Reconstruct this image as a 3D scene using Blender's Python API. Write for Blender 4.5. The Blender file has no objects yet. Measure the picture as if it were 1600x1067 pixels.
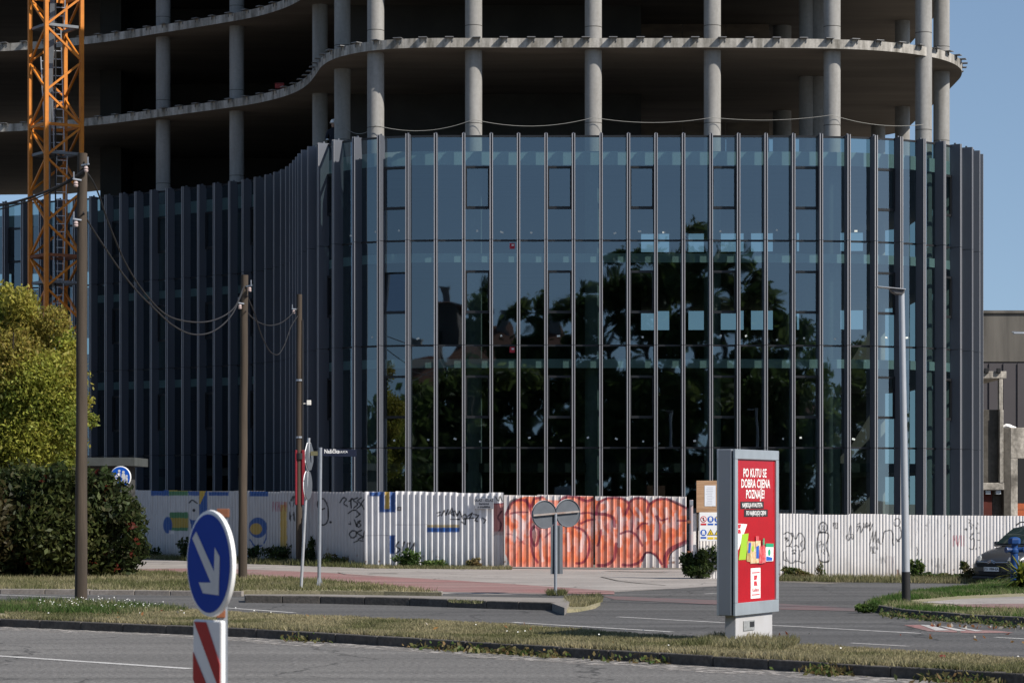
import bpy, bmesh, math, random
import numpy as np
from mathutils import Vector, Matrix

# ------------------------------------------------------------------ camera, sky, sun, exposure
SC = bpy.context.scene
COL = SC.collection
F, H, HZ, CX = 4000.0, 2.2, 778.0, 800.0          # focal length in photo pixels, eye height, horizon row, centre column
AZ, EL = math.radians(57), math.radians(41)        # sun: degrees to the right of straight-behind-the-camera, height
SUN = Vector((math.sin(AZ)*math.cos(EL), -math.cos(AZ)*math.cos(EL), math.sin(EL)))

cd = bpy.data.cameras.new('camera'); cam = bpy.data.objects.new('camera', cd); COL.objects.link(cam)
cam.location = (0, 0, H); cam.rotation_euler = (math.pi/2, 0, 0)
cd.sensor_width = 36.0; cd.lens = 36.0*F/1600.0
cd.shift_y = (HZ-533.5)/1600.0
cd.clip_start = 0.5; cd.clip_end = 3000
cd.dof.use_dof = True; cd.dof.focus_distance = 78; cd.dof.aperture_fstop = 7.1
SC.camera = cam

W = bpy.data.worlds.new("World"); SC.world = W; W.use_nodes = True
nt = W.node_tree; nt.nodes.clear()
out = nt.nodes.new('ShaderNodeOutputWorld'); bg = nt.nodes.new('ShaderNodeBackground'); sk = nt.nodes.new('ShaderNodeTexSky')
sk.sky_type = 'NISHITA'; sk.sun_disc = False
sk.sun_elevation = EL; sk.sun_rotation = math.pi-AZ
sk.altitude = 300; sk.air_density = 1.0; sk.dust_density = 0.6; sk.ozone_density = 1.2
bg.inputs['Strength'].default_value = 0.092
tcw = nt.nodes.new('ShaderNodeTexCoord'); mpw = nt.nodes.new('ShaderNodeMapping')      # lift the bright horizon band: hazy flat noon sky
mpw.inputs['Scale'].default_value = (1, 1, .72); mpw.inputs['Location'].default_value = (0, 0, .12)
nt.links.new(tcw.outputs['Generated'], mpw.inputs[0]); nt.links.new(mpw.outputs[0], sk.inputs[0])
nt.links.new(sk.outputs[0], bg.inputs[0]); nt.links.new(bg.outputs[0], out.inputs[0])

sl = bpy.data.lights.new('sun', 'SUN'); so = bpy.data.objects.new('sun', sl); COL.objects.link(so)
sl.energy = 4.7; sl.angle = math.radians(0.5); sl.color = (1.0, 0.94, 0.86)
so.rotation_euler = SUN.to_track_quat('Z', 'Y').to_euler(); so.location = (30, -40, 60)

SC.view_settings.view_transform = 'Standard'; SC.view_settings.look = 'None'
SC.view_settings.exposure = 0.4; SC.view_settings.gamma = 1.0
SC.render.engine = 'CYCLES'
SC.cycles.max_bounces = 7; SC.cycles.diffuse_bounces = 3; SC.cycles.glossy_bounces = 4
SC.cycles.transparent_max_bounces = 16; SC.cycles.transmission_bounces = 4
SC.cycles.sample_clamp_indirect = 6.0
SC.cycles.use_denoising = True

rng = np.random.default_rng(7); random.seed(7)

# ------------------------------------------------------------------ helpers
def G(px, py, z=0.0):
    d = (H-z)*F/(py-HZ); return (px-CX)*d/F, d
def P(px, py, d):
    return Vector(((px-CX)*d/F, d, H-(py-HZ)*d/F))

def srgb(r, g, b):
    f = lambda c: (c/255/12.92) if c/255 <= .04045 else ((c/255+.055)/1.055)**2.4
    return (f(r), f(g), f(b))

MATS = {}
def mat(name, col, rough=.7, metal=0., var=0., vscale=3., bump=0., bscale=40., spec=.4, col2=None, stretch=None, fine=0., fscale=60.):
    """principled with procedural noise variation (large patches 'var' toward col2, fine speckle 'fine'), optional bump"""
    if name in MATS: return MATS[name]
    m = bpy.data.materials.new(name); m.use_nodes = True; n = m.node_tree; L = n.links
    b = n.nodes['Principled BSDF']; b.inputs['Roughness'].default_value = rough; b.inputs['Metallic'].default_value = metal
    b.inputs['Specular IOR Level'].default_value = spec
    tc = n.nodes.new('ShaderNodeTexCoord'); src = tc.outputs['Object']
    if stretch:
        mp = n.nodes.new('ShaderNodeMapping'); mp.inputs['Scale'].default_value = stretch; L.new(src, mp.inputs[0]); src = mp.outputs[0]
    rgb = n.nodes.new('ShaderNodeRGB'); rgb.outputs[0].default_value = (*col, 1); cur = rgb.outputs[0]
    if var > 0:
        no = n.nodes.new('ShaderNodeTexNoise'); no.inputs['Scale'].default_value = vscale; no.inputs['Detail'].default_value = 6; no.inputs['Roughness'].default_value = .6
        L.new(src, no.inputs['Vector'])
        rp = n.nodes.new('ShaderNodeValToRGB'); rp.color_ramp.elements[0].position = .35; rp.color_ramp.elements[1].position = .65
        L.new(no.outputs[0], rp.inputs[0])
        mu = n.nodes.new('ShaderNodeMath'); mu.operation = 'MULTIPLY'; mu.inputs[1].default_value = var; L.new(rp.outputs[0], mu.inputs[0])
        mx = n.nodes.new('ShaderNodeMix'); mx.data_type = 'RGBA'
        L.new(mu.outputs[0], mx.inputs[0]); L.new(cur, mx.inputs[6])
        c2 = col2 or tuple(c*.5 for c in col); mx.inputs[7].default_value = (*c2, 1); cur = mx.outputs[2]
    if fine > 0:
        no = n.nodes.new('ShaderNodeTexNoise'); no.inputs['Scale'].default_value = fscale; no.inputs['Detail'].default_value = 3
        L.new(tc.outputs['Object'], no.inputs['Vector'])
        mr = n.nodes.new('ShaderNodeMapRange'); mr.inputs[1].default_value = .3; mr.inputs[2].default_value = .7; mr.inputs[3].default_value = 1-fine; mr.inputs[4].default_value = 1+fine
        L.new(no.outputs[0], mr.inputs[0])
        vm = n.nodes.new('ShaderNodeVectorMath'); vm.operation = 'SCALE'; L.new(cur, vm.inputs[0]); L.new(mr.outputs[0], vm.inputs[3]); cur = vm.outputs[0]
    L.new(cur, b.inputs['Base Color'])
    if bump > 0:
        no = n.nodes.new('ShaderNodeTexNoise'); no.inputs['Scale'].default_value = bscale; no.inputs['Detail'].default_value = 5
        L.new(src, no.inputs['Vector'])
        bu = n.nodes.new('ShaderNodeBump'); bu.inputs['Strength'].default_value = bump; bu.inputs['Distance'].default_value = .02
        L.new(no.outputs[0], bu.inputs['Height']); L.new(bu.outputs[0], b.inputs['Normal'])
    MATS[name] = m; return m

def attr_mat(name, rough=.6, spec=.3, leaf=False, dirt=0., bump=0.):
    if name in MATS: return MATS[name]
    m = bpy.data.materials.new(name); m.use_nodes = True; n = m.node_tree; L = n.links
    b = n.nodes['Principled BSDF']; b.inputs['Roughness'].default_value = rough; b.inputs['Specular IOR Level'].default_value = spec
    a = n.nodes.new('ShaderNodeAttribute'); a.attribute_name = 'paint'; cur = a.outputs['Color']
    if dirt > 0:
        tc = n.nodes.new('ShaderNodeTexCoord'); mp = n.nodes.new('ShaderNodeMapping'); mp.inputs['Scale'].default_value = (2.5, 2.5, .7); L.new(tc.outputs['Object'], mp.inputs[0])
        no = n.nodes.new('ShaderNodeTexNoise'); no.inputs['Scale'].default_value = 2.2; no.inputs['Detail'].default_value = 8; no.inputs['Roughness'].default_value = .7; L.new(mp.outputs[0], no.inputs['Vector'])
        mr = n.nodes.new('ShaderNodeMapRange'); mr.inputs[1].default_value = .35; mr.inputs[2].default_value = .75; mr.inputs[3].default_value = 1.05; mr.inputs[4].default_value = 1-dirt
        L.new(no.outputs[0], mr.inputs[0])
        vm = n.nodes.new('ShaderNodeVectorMath'); vm.operation = 'SCALE'; L.new(cur, vm.inputs[0]); L.new(mr.outputs[0], vm.inputs[3]); cur = vm.outputs[0]
    L.new(cur, b.inputs['Base Color'])
    if leaf:
        tr = n.nodes.new('ShaderNodeBsdfTranslucent'); mx = n.nodes.new('ShaderNodeMixShader'); mx.inputs[0].default_value = .5
        L.new(cur, tr.inputs[0]); L.new(b.outputs[0], mx.inputs[1]); L.new(tr.outputs[0], mx.inputs[2])
        L.new(mx.outputs[0], n.nodes['Material Output'].inputs[0])
    MATS[name] = m; return m

def empty(name, loc=(0, 0, 0), rotz=0., rot=None):
    o = bpy.data.objects.new(name, None); COL.objects.link(o); o.location = loc
    o.rotation_euler = rot if rot else (0, 0, rotz); o.empty_display_size = .3
    return o
def tag(o, label=None, cat=None, group=None, kind=None):
    if label: o['label'] = label
    if cat: o['category'] = cat
    if group: o['group'] = group
    if kind: o['kind'] = kind
    return o
def thing(name, label, cat, loc=(0, 0, 0), rotz=0., group=None, rot=None):
    return tag(empty(name, loc, rotz, rot), label, cat, group)

class MB:
    def __init__(s): s.v = []; s.f = []; s.m = []
    def add(s, vs, fs, mi=0):
        o = len(s.v); s.v += [tuple(v) for v in vs]
        for f in fs: s.f.append(tuple(i+o for i in f)); s.m.append(mi)
        return s
    def box(s, c, size, mi=0, rz=0., R=None):
        x, y, z = [a/2 for a in size]
        vs = [Vector((i*x, j*y, k*z)) for k in (-1, 1) for j in (-1, 1) for i in (-1, 1)]
        M = R if R else Matrix.Rotation(rz, 3, 'Z')
        vs = [M @ v + Vector(c) for v in vs]
        return s.add(vs, [(0, 2, 3, 1), (4, 5, 7, 6), (0, 1, 5, 4), (2, 6, 7, 3), (0, 4, 6, 2), (1, 3, 7, 5)], mi)
    def bar(s, a, b, w, h=None, mi=0, up=(0, 0, 1)):
        a, b = Vector(a), Vector(b); h = h or w; t = (b-a); Ln = t.length; t.normalize()
        u = Vector(up)
        if abs(t.dot(u)) > .98: u = Vector((1, 0, 0))
        sx = t.cross(u).normalized(); uz = sx.cross(t)
        return s.box((a+b)/2, (Ln, w, h), mi, R=Matrix((t, sx, uz)).transposed())
    def cyl(s, a, b, r0, r1=None, n=12, mi=0, cap=True):
        a, b = Vector(a), Vector(b); r1 = r0 if r1 is None else r1; t = (b-a).normalized()
        u = Vector((0, 0, 1)) if abs(t.z) < .95 else Vector((1, 0, 0))
        x = t.cross(u).normalized(); y = t.cross(x)
        vs = [c+(x*math.cos(k*2*math.pi/n)+y*math.sin(k*2*math.pi/n))*r for c, r in ((a, r0), (b, r1)) for k in range(n)]
        fs = [(k, (k+1) % n, n+(k+1) % n, n+k) for k in range(n)]
        if cap: fs += [tuple(range(n))[::-1], tuple(range(n, 2*n))]
        return s.add(vs, fs, mi)
    def tube(s, pts, r, n=6, mi=0):
        pts = [Vector(p) for p in pts]; rings = []
        rr = r if hasattr(r, '__len__') else [r]*len(pts)
        for i, p in enumerate(pts):
            t = (pts[min(i+1, len(pts)-1)]-pts[max(i-1, 0)]).normalized()
            u = Vector((0, 0, 1)) if abs(t.z) < .95 else Vector((1, 0, 0))
            x = t.cross(u).normalized(); y = t.cross(x)
            rings.append([p+(x*math.cos(k*2*math.pi/n)+y*math.sin(k*2*math.pi/n))*rr[i] for k in range(n)])
        vs = [v for q in rings for v in q]; fs = []
        for i in range(len(pts)-1):
            fs += [(i*n+k, i*n+(k+1) % n, (i+1)*n+(k+1) % n, (i+1)*n+k) for k in range(n)]
        fs += [tuple(range(n))[::-1], tuple((len(pts)-1)*n+k for k in range(n))]
        return s.add(vs, fs, mi)
    def prism(s, poly, z0, z1, mi=0, top=True):
        n = len(poly); vs = [(p[0], p[1], z0) for p in poly]+[(p[0], p[1], z1) for p in poly]
        fs = [(k, (k+1) % n, n+(k+1) % n, n+k) for k in range(n)]+[tuple(range(n))[::-1], tuple(range(n, 2*n))]
        return s.add(vs, fs, mi)
    def plate(s, poly, y0, y1, mi=0, c=(0, 0, 0)):
        """polygon in local x,z extruded along y"""
        n = len(poly); vs = [(c[0]+p[0], c[1]+y0, c[2]+p[1]) for p in poly]+[(c[0]+p[0], c[1]+y1, c[2]+p[1]) for p in poly]
        fs = [(k, (k+1) % n, n+(k+1) % n, n+k) for k in range(n)]+[tuple(range(n)), tuple(range(n, 2*n))[::-1]]
        return s.add(vs, fs, mi)
    def lathe(s, prof, n=20, mi=0, c=(0, 0, 0)):
        vs = [(c[0]+r*math.cos(k*2*math.pi/n), c[1]+r*math.sin(k*2*math.pi/n), c[2]+z) for r, z in prof for k in range(n)]
        fs = [(i*n+k, i*n+(k+1) % n, (i+1)*n+(k+1) % n, (i+1)*n+k) for i in range(len(prof)-1) for k in range(n)]
        fs += [tuple(range(n))[::-1], tuple((len(prof)-1)*n+k for k in range(n))]
        return s.add(vs, fs, mi)
    def build(s, name, mats, parent=None, origin=None, smooth=False, bevel=0., loc=None):
        me = bpy.data.meshes.new(name); v = s.v
        if origin is not None: v = [(a-origin[0], b-origin[1], c-origin[2]) for a, b, c in v]
        me.from_pydata(v, [], s.f)
        if not isinstance(mats, (list, tuple)): mats = [mats]
        for m in mats: me.materials.append(m)
        me.polygons.foreach_set('material_index', s.m)
        bm = bmesh.new(); bm.from_mesh(me); bmesh.ops.recalc_face_normals(bm, faces=bm.faces); bm.to_mesh(me); bm.free()
        if smooth: me.polygons.foreach_set('use_smooth', [True]*len(me.polygons))
        me.update()
        o = bpy.data.objects.new(name, me); COL.objects.link(o)
        if parent: o.parent = parent
        if loc is not None: o.location = loc
        if bevel > 0:
            b = o.modifiers.new('bevel', 'BEVEL'); b.width = bevel; b.segments = 2; b.limit_method = 'ANGLE'; b.angle_limit = math.radians(35)
        if smooth:
            try:
                me.set_sharp_from_angle(angle=math.radians(40))
            except Exception: pass
        return o

def np_mesh(name, verts, faces, mats, colors=None, parent=None, smooth=False):
    """verts (N,3), faces (M,k) arrays; colours per vertex"""
    me = bpy.data.meshes.new(name); N = len(verts); M, k = faces.shape
    me.vertices.add(N); me.vertices.foreach_set('co', np.asarray(verts, dtype=np.float32).ravel())
    me.loops.add(M*k); me.loops.foreach_set('vertex_index', faces.astype(np.int32).ravel())
    me.polygons.add(M); me.polygons.foreach_set('loop_start', np.arange(0, M*k, k, dtype=np.int32))
    try: me.polygons.foreach_set('loop_total', np.full(M, k, dtype=np.int32))
    except Exception: pass
    me.update(calc_edges=True); me.validate()
    if colors is not None:
        ca = me.color_attributes.new('paint', 'FLOAT_COLOR', 'POINT')
        c4 = np.ones((N, 4), dtype=np.float32); c4[:, :3] = colors; ca.data.foreach_set('color', c4.ravel())
    me.materials.append(mats)
    if smooth: me.polygons.foreach_set('use_smooth', [True]*M)
    o = bpy.data.objects.new(name, me); COL.objects.link(o)
    if parent: o.parent = parent
    return o

def text_geo(body, size, bold=0.0, shear=0.0, xscale=1.0, align='CENTER', spacing=1.0):
    cu = bpy.data.curves.new('t', 'FONT'); cu.body = body; cu.size = size; cu.offset = bold; cu.shear = shear
    cu.align_x = align; cu.align_y = 'CENTER'; cu.resolution_u = 3; cu.space_character = spacing; cu.space_line = .95
    o = bpy.data.objects.new('t', cu); COL.objects.link(o); dg = bpy.context.evaluated_depsgraph_get(); dg.update()
    me = bpy.data.meshes.new_from_object(o.evaluated_get(dg))
    vs = [(v.co.x*xscale, v.co.y) for v in me.vertices]; fs = [tuple(p.vertices) for p in me.polygons]
    bpy.data.objects.remove(o); bpy.data.curves.remove(cu); bpy.data.meshes.remove(me)
    return vs, fs
def put_text(mb, body, cx, y, cz, size, mi=0, **kw):
    """text lying in the local x-z plane, facing local -y"""
    vs, fs = text_geo(body, size, **kw); mb.add([(cx+a, y, cz+b) for a, b in vs], fs, mi)

def smoothnoise(x, y, seed=0, oct=4):
    r = np.zeros_like(x, dtype=float); amp = 1.; tot = 0.
    for o in range(oct):
        xi = np.floor(x).astype(int); yi = np.floor(y).astype(int); fx = x-xi; fy = y-yi
        fx = fx*fx*(3-2*fx); fy = fy*fy*(3-2*fy)
        def h(a, b):
            n = (a*374761393+b*668265263+seed*974634777+o*1274126177) & 0x7fffffff
            n = ((n ^ (n >> 13))*1274126177) & 0x7fffffff
            return ((n ^ (n >> 16)) & 0xffff)/65535.
        v = (h(xi, yi)*(1-fx)+h(xi+1, yi)*fx)*(1-fy)+(h(xi, yi+1)*(1-fx)+h(xi+1, yi+1)*fx)*fy
        r += v*amp; tot += amp; amp *= .5; x = x*2.03; y = y*2.03
    return r/tot

def catmull(pts, per=16):
    pts = [np.array(p, float) for p in pts]; o = []
    for i in range(len(pts)-1):
        p0 = pts[max(i-1, 0)]; p1 = pts[i]; p2 = pts[i+1]; p3 = pts[min(i+2, len(pts)-1)]
        d = lambda a, b: max(np.linalg.norm(a-b)**.5, 1e-4)
        t0 = 0.; t1 = t0+d(p0, p1) if i > 0 else t0+d(p1, p2); t2 = t1+d(p1, p2); t3 = t2+(d(p2, p3) if i < len(pts)-2 else d(p1, p2))
        if i == 0: p0 = 2*p1-p2
        if i == len(pts)-2: p3 = 2*p2-p1
        for k in range(per):
            t = t1+(t2-t1)*k/per
            A1 = (t1-t)/(t1-t0)*p0+(t-t0)/(t1-t0)*p1; A2 = (t2-t)/(t2-t1)*p1+(t-t1)/(t2-t1)*p2; A3 = (t3-t)/(t3-t2)*p2+(t-t2)/(t3-t2)*p3
            B1 = (t2-t)/(t2-t0)*A1+(t-t0)/(t2-t0)*A2; B2 = (t3-t)/(t3-t1)*A2+(t-t1)/(t3-t1)*A3
            o.append((t2-t)/(t2-t1)*B1+(t-t1)/(t2-t1)*B2)
    o.append(pts[-1]); return np.array(o)

def inpoly(x, y, poly):
    r = np.zeros(len(x), bool); n = len(poly)
    for i in range(n):
        x0, y0 = poly[i]; x1, y1 = poly[(i+1) % n]
        c = ((y0 > y) != (y1 > y)) & (x < (x1-x0)*(y-y0)/((y1-y0) if y1 != y0 else 1e-9)+x0)
        r ^= c
    return r

# ------------------------------------------------------------------ materials
M_ASPH = mat('asphalt_light', (.132, .126, .118), .9, var=.6, vscale=.35, col2=(.105, .10, .095), fine=.42, fscale=17, bump=.6, bscale=30)
M_ASPH2 = mat('asphalt_dark', (.086, .083, .080), .9, var=.6, vscale=.3, col2=(.07, .069, .068), fine=.42, fscale=15, bump=.5, bscale=30)
M_PAVE = mat('pavement_concrete', (.305, .278, .255), .9, var=.8, vscale=.5, col2=(.22, .20, .185), fine=.15, fscale=18)
M_RED = mat('red_asphalt', (.235, .115, .108), .9, var=.8, vscale=.45, col2=(.225, .165, .15), fine=.18, fscale=20)
M_KERB = mat('kerb_concrete', (.10, .09, .08), .9, var=.7, vscale=2.5, col2=(.06, .054, .047), fine=.25, fscale=16, bump=.5, bscale=20)
M_KERBL = mat('kerb_pale', (.24, .215, .195), .9, var=.6, vscale=2.5, col2=(.16, .14, .12), fine=.2, fscale=16)
M_SOIL = mat('soil', (.27, .235, .15), .95, var=.8, vscale=1.5, col2=(.17, .16, .085), fine=.3, fscale=25)
M_GROUND = mat('ground_gravel', (.17, .15, .125), .95, var=.6, vscale=.4, col2=(.11, .10, .075), fine=.2)
M_WHITEP = mat('road_paint', (.50, .49, .47), .8, var=.75, vscale=3.5, col2=(.27, .26, .25), fine=.2, fscale=30)
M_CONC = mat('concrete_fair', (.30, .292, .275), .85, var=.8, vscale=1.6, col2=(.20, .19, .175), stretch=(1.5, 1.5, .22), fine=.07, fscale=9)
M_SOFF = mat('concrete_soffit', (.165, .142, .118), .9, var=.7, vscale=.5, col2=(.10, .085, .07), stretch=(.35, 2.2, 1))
M_EDGE = mat('concrete_edge', (.42, .395, .355), .9, var=.95, vscale=2.6, col2=(.13, .12, .10), stretch=(1.6, 1.6, .25), fine=.12, fscale=14)
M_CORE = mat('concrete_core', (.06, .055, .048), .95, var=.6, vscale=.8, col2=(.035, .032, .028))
M_FLOOR = mat('floor_screed', (.16, .15, .135), .95, var=.6, vscale=.6, col2=(.10, .09, .08))
M_FIN = mat('anodised_fin', (.125, .135, .158), .5, metal=.4, var=.35, vscale=.6, col2=(.10, .108, .128), stretch=(1, 1, .3), spec=.3)
M_LIP = mat('fin_lip_sunlit', (.34, .335, .345), .5, metal=.3, var=.4, vscale=.7, col2=(.27, .265, .275), stretch=(1, 1, .3))  # paler copy of the fin metal: sunlit front edge put into the colour
M_DARK = mat('dark_frame', (.018, .019, .021), .4, metal=.2)
M_STEEL = mat('galvanised', (.36, .38, .41), .45, metal=.6, var=.5, vscale=8, col2=(.27, .285, .31))
M_GREY = mat('sign_back', (.105, .118, .135), .6, metal=.2, var=.3, vscale=6)
M_ORANGE = mat('crane_paint', (.57, .19, .013), .5, var=.6, vscale=3, col2=(.40, .12, .011), fine=.1)
M_RUST = mat('rusty_steel', (.22, .075, .03), .8, var=.7, vscale=5, col2=(.12, .05, .03))
M_WOOD = mat('pole_wood', (.075, .056, .040), .9, var=.9, vscale=5, col2=(.034, .026, .019), stretch=(1, 1, .08), bump=.6, bscale=12)
M_BLACK = mat('black_rubber', (.012, .012, .013), .7)
M_WHITE = mat('white_paint', (.78, .78, .77), .5)
M_BLUE = mat('sign_blue', (.008, .045, .33), .65, spec=.15, var=.3, vscale=5, col2=(.012, .045, .26))
M_REDP = mat('sign_red', (.42, .02, .018), .4, var=.4, vscale=7, col2=(.3, .02, .018))
M_LEAF = attr_mat('leaves', .55, .25, leaf=True)
M_GRASS = attr_mat('grass_blades', .7, .15, leaf=True)
M_SHEET = attr_mat('painted_sheet_steel', .55, .35, dirt=.16)
M_BARK = mat('bark', (.07, .055, .04), .95, var=.7, vscale=8, bump=.6, bscale=15)
M_CABLE = mat('cable', (.018, .018, .02), .7)

def road_wear(m, k=.32):
    """long wheel-track streaks along the street and a few hairline cracks"""
    n = m.node_tree; L = n.links; b = n.nodes['Principled BSDF']; src = b.inputs['Base Color'].links[0].from_socket
    tc = n.nodes.new('ShaderNodeTexCoord'); mp = n.nodes.new('ShaderNodeMapping'); mp.inputs['Rotation'].default_value = (0, 0, math.radians(45)); mp.inputs['Scale'].default_value = (.05, 1.1, 1); L.new(tc.outputs['Object'], mp.inputs[0])
    no = n.nodes.new('ShaderNodeTexNoise'); no.inputs['Scale'].default_value = 1.; no.inputs['Detail'].default_value = 5; L.new(mp.outputs[0], no.inputs['Vector'])
    mr = n.nodes.new('ShaderNodeMapRange'); mr.inputs[1].default_value = .3; mr.inputs[2].default_value = .7; mr.inputs[3].default_value = 1-k; mr.inputs[4].default_value = 1+k; L.new(no.outputs[0], mr.inputs[0])
    nd = n.nodes.new('ShaderNodeTexNoise'); nd.inputs['Scale'].default_value = 1.5; nd.inputs['Detail'].default_value = 4; L.new(tc.outputs['Object'], nd.inputs['Vector'])
    av = n.nodes.new('ShaderNodeVectorMath'); av.operation = 'MULTIPLY_ADD'; av.inputs[1].default_value = (.9, .9, .9); L.new(nd.outputs['Color'], av.inputs[0]); L.new(tc.outputs['Object'], av.inputs[2])
    vo = n.nodes.new('ShaderNodeTexVoronoi'); vo.feature = 'DISTANCE_TO_EDGE'; vo.inputs['Scale'].default_value = .22; L.new(av.outputs[0], vo.inputs['Vector'])
    cr_ = n.nodes.new('ShaderNodeMapRange'); cr_.inputs[1].default_value = .002; cr_.inputs[2].default_value = .009; cr_.inputs[3].default_value = .45; cr_.inputs[4].default_value = 1.; L.new(vo.outputs['Distance'], cr_.inputs[0])
    mu = n.nodes.new('ShaderNodeMath'); mu.operation = 'MULTIPLY'; L.new(mr.outputs[0], mu.inputs[0]); L.new(cr_.outputs[0], mu.inputs[1])
    vm = n.nodes.new('ShaderNodeVectorMath'); vm.operation = 'SCALE'; L.new(src, vm.inputs[0]); L.new(mu.outputs[0], vm.inputs[3]); L.new(vm.outputs[0], b.inputs['Base Color'])
for m_, k_ in ((M_ASPH, .22), (M_ASPH2, .28), (M_PAVE, .18), (M_RED, .2)): road_wear(m_, k_)

def glass_mat(name, tint, refl, base):
    m = bpy.data.materials.new(name); m.use_nodes = True; n = m.node_tree; n.nodes.clear(); L = n.links
    o = n.nodes.new('ShaderNodeOutputMaterial'); mx = n.nodes.new('ShaderNodeMixShader'); t = n.nodes.new('ShaderNodeBsdfTransparent'); g = n.nodes.new('ShaderNodeBsdfGlossy')
    t.inputs[0].default_value = (*tint, 1); g.inputs[0].default_value = (*refl, 1); g.inputs['Roughness'].default_value = 0.014
    lw = n.nodes.new('ShaderNodeLayerWeight'); lw.inputs['Blend'].default_value = .5
    pw = n.nodes.new('ShaderNodeMath'); pw.operation = 'POWER'; pw.inputs[1].default_value = 4.0; L.new(lw.outputs['Facing'], pw.inputs[0])
    mr = n.nodes.new('ShaderNodeMapRange'); mr.inputs[3].default_value = base; mr.inputs[4].default_value = .9; L.new(pw.outputs[0], mr.inputs[0])
    # float glass is never quite flat: slow waviness bends the reflections a little
    tc = n.nodes.new('ShaderNodeTexCoord'); no = n.nodes.new('ShaderNodeTexNoise'); no.inputs['Scale'].default_value = .8; no.inputs['Detail'].default_value = 1; L.new(tc.outputs['Object'], no.inputs['Vector'])
    bu = n.nodes.new('ShaderNodeBump'); bu.inputs['Strength'].default_value = .05; bu.inputs['Distance'].default_value = .05; L.new(no.outputs[0], bu.inputs['Height']); L.new(bu.outputs[0], g.inputs['Normal'])
    L.new(mr.outputs[0], mx.inputs[0]); L.new(t.outputs[0], mx.inputs[1]); L.new(g.outputs[0], mx.inputs[2]); L.new(mx.outputs[0], o.inputs[0])
    return m
M_GLASS = glass_mat('coated_glass', (.32, .43, .43), (.69, .82, .91), .185)

# ------------------------------------------------------------------ ground, roads, kerbs
def sheet(name, poly, z, m, thick=0.0):
    mb = MB(); n = len(poly)
    if thick > 0: mb.prism(poly, z-thick, z)
    else: mb.add([(x, y, z) for x, y in poly], [tuple(range(n))])
    o = mb.build(name, m); o['kind'] = 'structure'
    if o.data.polygons[0].normal.z < 0 and thick == 0: o.data.flip_normals()
    return o
def pts(l, z=0.0): return [G(a, b, z) for a, b in l]
def kerb(name, line, w, z0, z1, m, side=1):
    """kerb stones swept along a plan line; joints every metre come out of the stone lengths"""
    mb = MB(); line = [Vector((x, y)) for x, y in line]
    for a, b in zip(line[:-1], line[1:]):
        L = (b-a).length; k = max(1, round(L/1.0)); t = (b-a)/L; nrm = Vector((-t.y, t.x))*side*w/2
        for i in range(k):
            s = a+t*(L*i/k+.006); e = a+t*(L*(i+1)/k-.006); c = (s+e)/2+nrm
            mb.box((c.x, c.y, (z0+z1)/2+random.uniform(-.006, .006)), ((e-s).length, w, z1-z0), rz=math.atan2(t.y, t.x))
    o = mb.build(name, m, bevel=.015); o['kind'] = 'structure'; return o

sheet('ground', [(-700, -500), (700, -500), (700, 900), (-700, 900)], 0.0, M_GROUND)
kn = pts([(0, 979), (400, 996.5), (800, 1022), (1200, 1047), (1600, 1072)])
kn = [(-40, 66), (-22, 53.2)]+kn+[(14, 22), (30, 7)]
near_out = [(x-13, y-13.5) for x, y in kn]
sheet('near_road', kn+near_out[::-1], .004, M_ASPH)
MZ = .14
mf = pts([(0, 942), (200, 947), (400, 959.5), (600, 967), (800, 976.5), (1000, 992), (1150, 1001), (1230, 1007), (1400, 1017), (1600, 1030)], MZ)
mf = [(-40, 74), (-24, 61.5)]+mf+[(15, 25.5), (31, 10)]
kin = [(x+.11, y+.11) for x, y in kn]
sheet('median_strip', kin+mf[::-1], MZ, M_SOIL, thick=MZ-.002)
kerb('kerb', kn, .16, -.05, MZ+.004, M_KERB, side=1)
fr_top = pts([(1600, 905), (1290, 912), (1130, 905), (1000, 903), (800, 900), (300, 893), (0, 893)])
sheet('far_road', mf+[(40, 18), (40, 75), (12.5, 72)]+fr_top[1:]+[(-45, 90)], .006, M_ASPH2)
# pavement, cycle path and verge on the far side
sheet('pavement', pts([(-200, 912), (-200, 868), (210, 867), (570, 882), (790, 885), (1085, 890), (1135, 903), (1215, 905), (1120, 916), (1020, 922), (930, 927), (800, 929.5), (690, 928), (400, 924), (0, 918)]), .012, M_PAVE)
sheet('cycle_path', pts([(-200, 893), (200, 889.5), (300, 888.5), (400, 890.5), (500, 894.5), (600, 901), (700, 906.5), (800, 913), (960, 924), (960, 929), (800, 927.5), (690, 925), (600, 916), (500, 907), (400, 902), (300, 896), (-200, 899)]), .018, M_RED)
sheet('cycle_crossing', pts([(940, 931), (1120, 938), (1230, 944), (1345, 951), (1345, 955.5), (1220, 952.5), (1120, 945), (960, 937)]), .012, mat('red_asphalt_worn', (.15, .088, .085), .9, var=.9, vscale=.7, col2=(.097, .09, .09), fine=.2))
VZ = .10
vk = pts([(-300, 926), (0, 928), (210, 929.5), (378, 931.5)])
verge = pts([(378, 922), (500, 922.5), (600, 923.5), (690, 925), (600, 915), (500, 906), (400, 900.5), (300, 895), (210, 892.5), (-300, 889)], VZ)
sheet('verge', [(x, y+.08) for x, y in vk]+verge, VZ, M_SOIL, thick=VZ-.002)
kerb('kerb', vk, .14, -.05, VZ+.02, M_KERBL, side=1)
kerb('kerb', pts([(382, 927), (500, 927.2), (690, 930)]), .10, -.05, VZ, M_KERBL, side=1)
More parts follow.
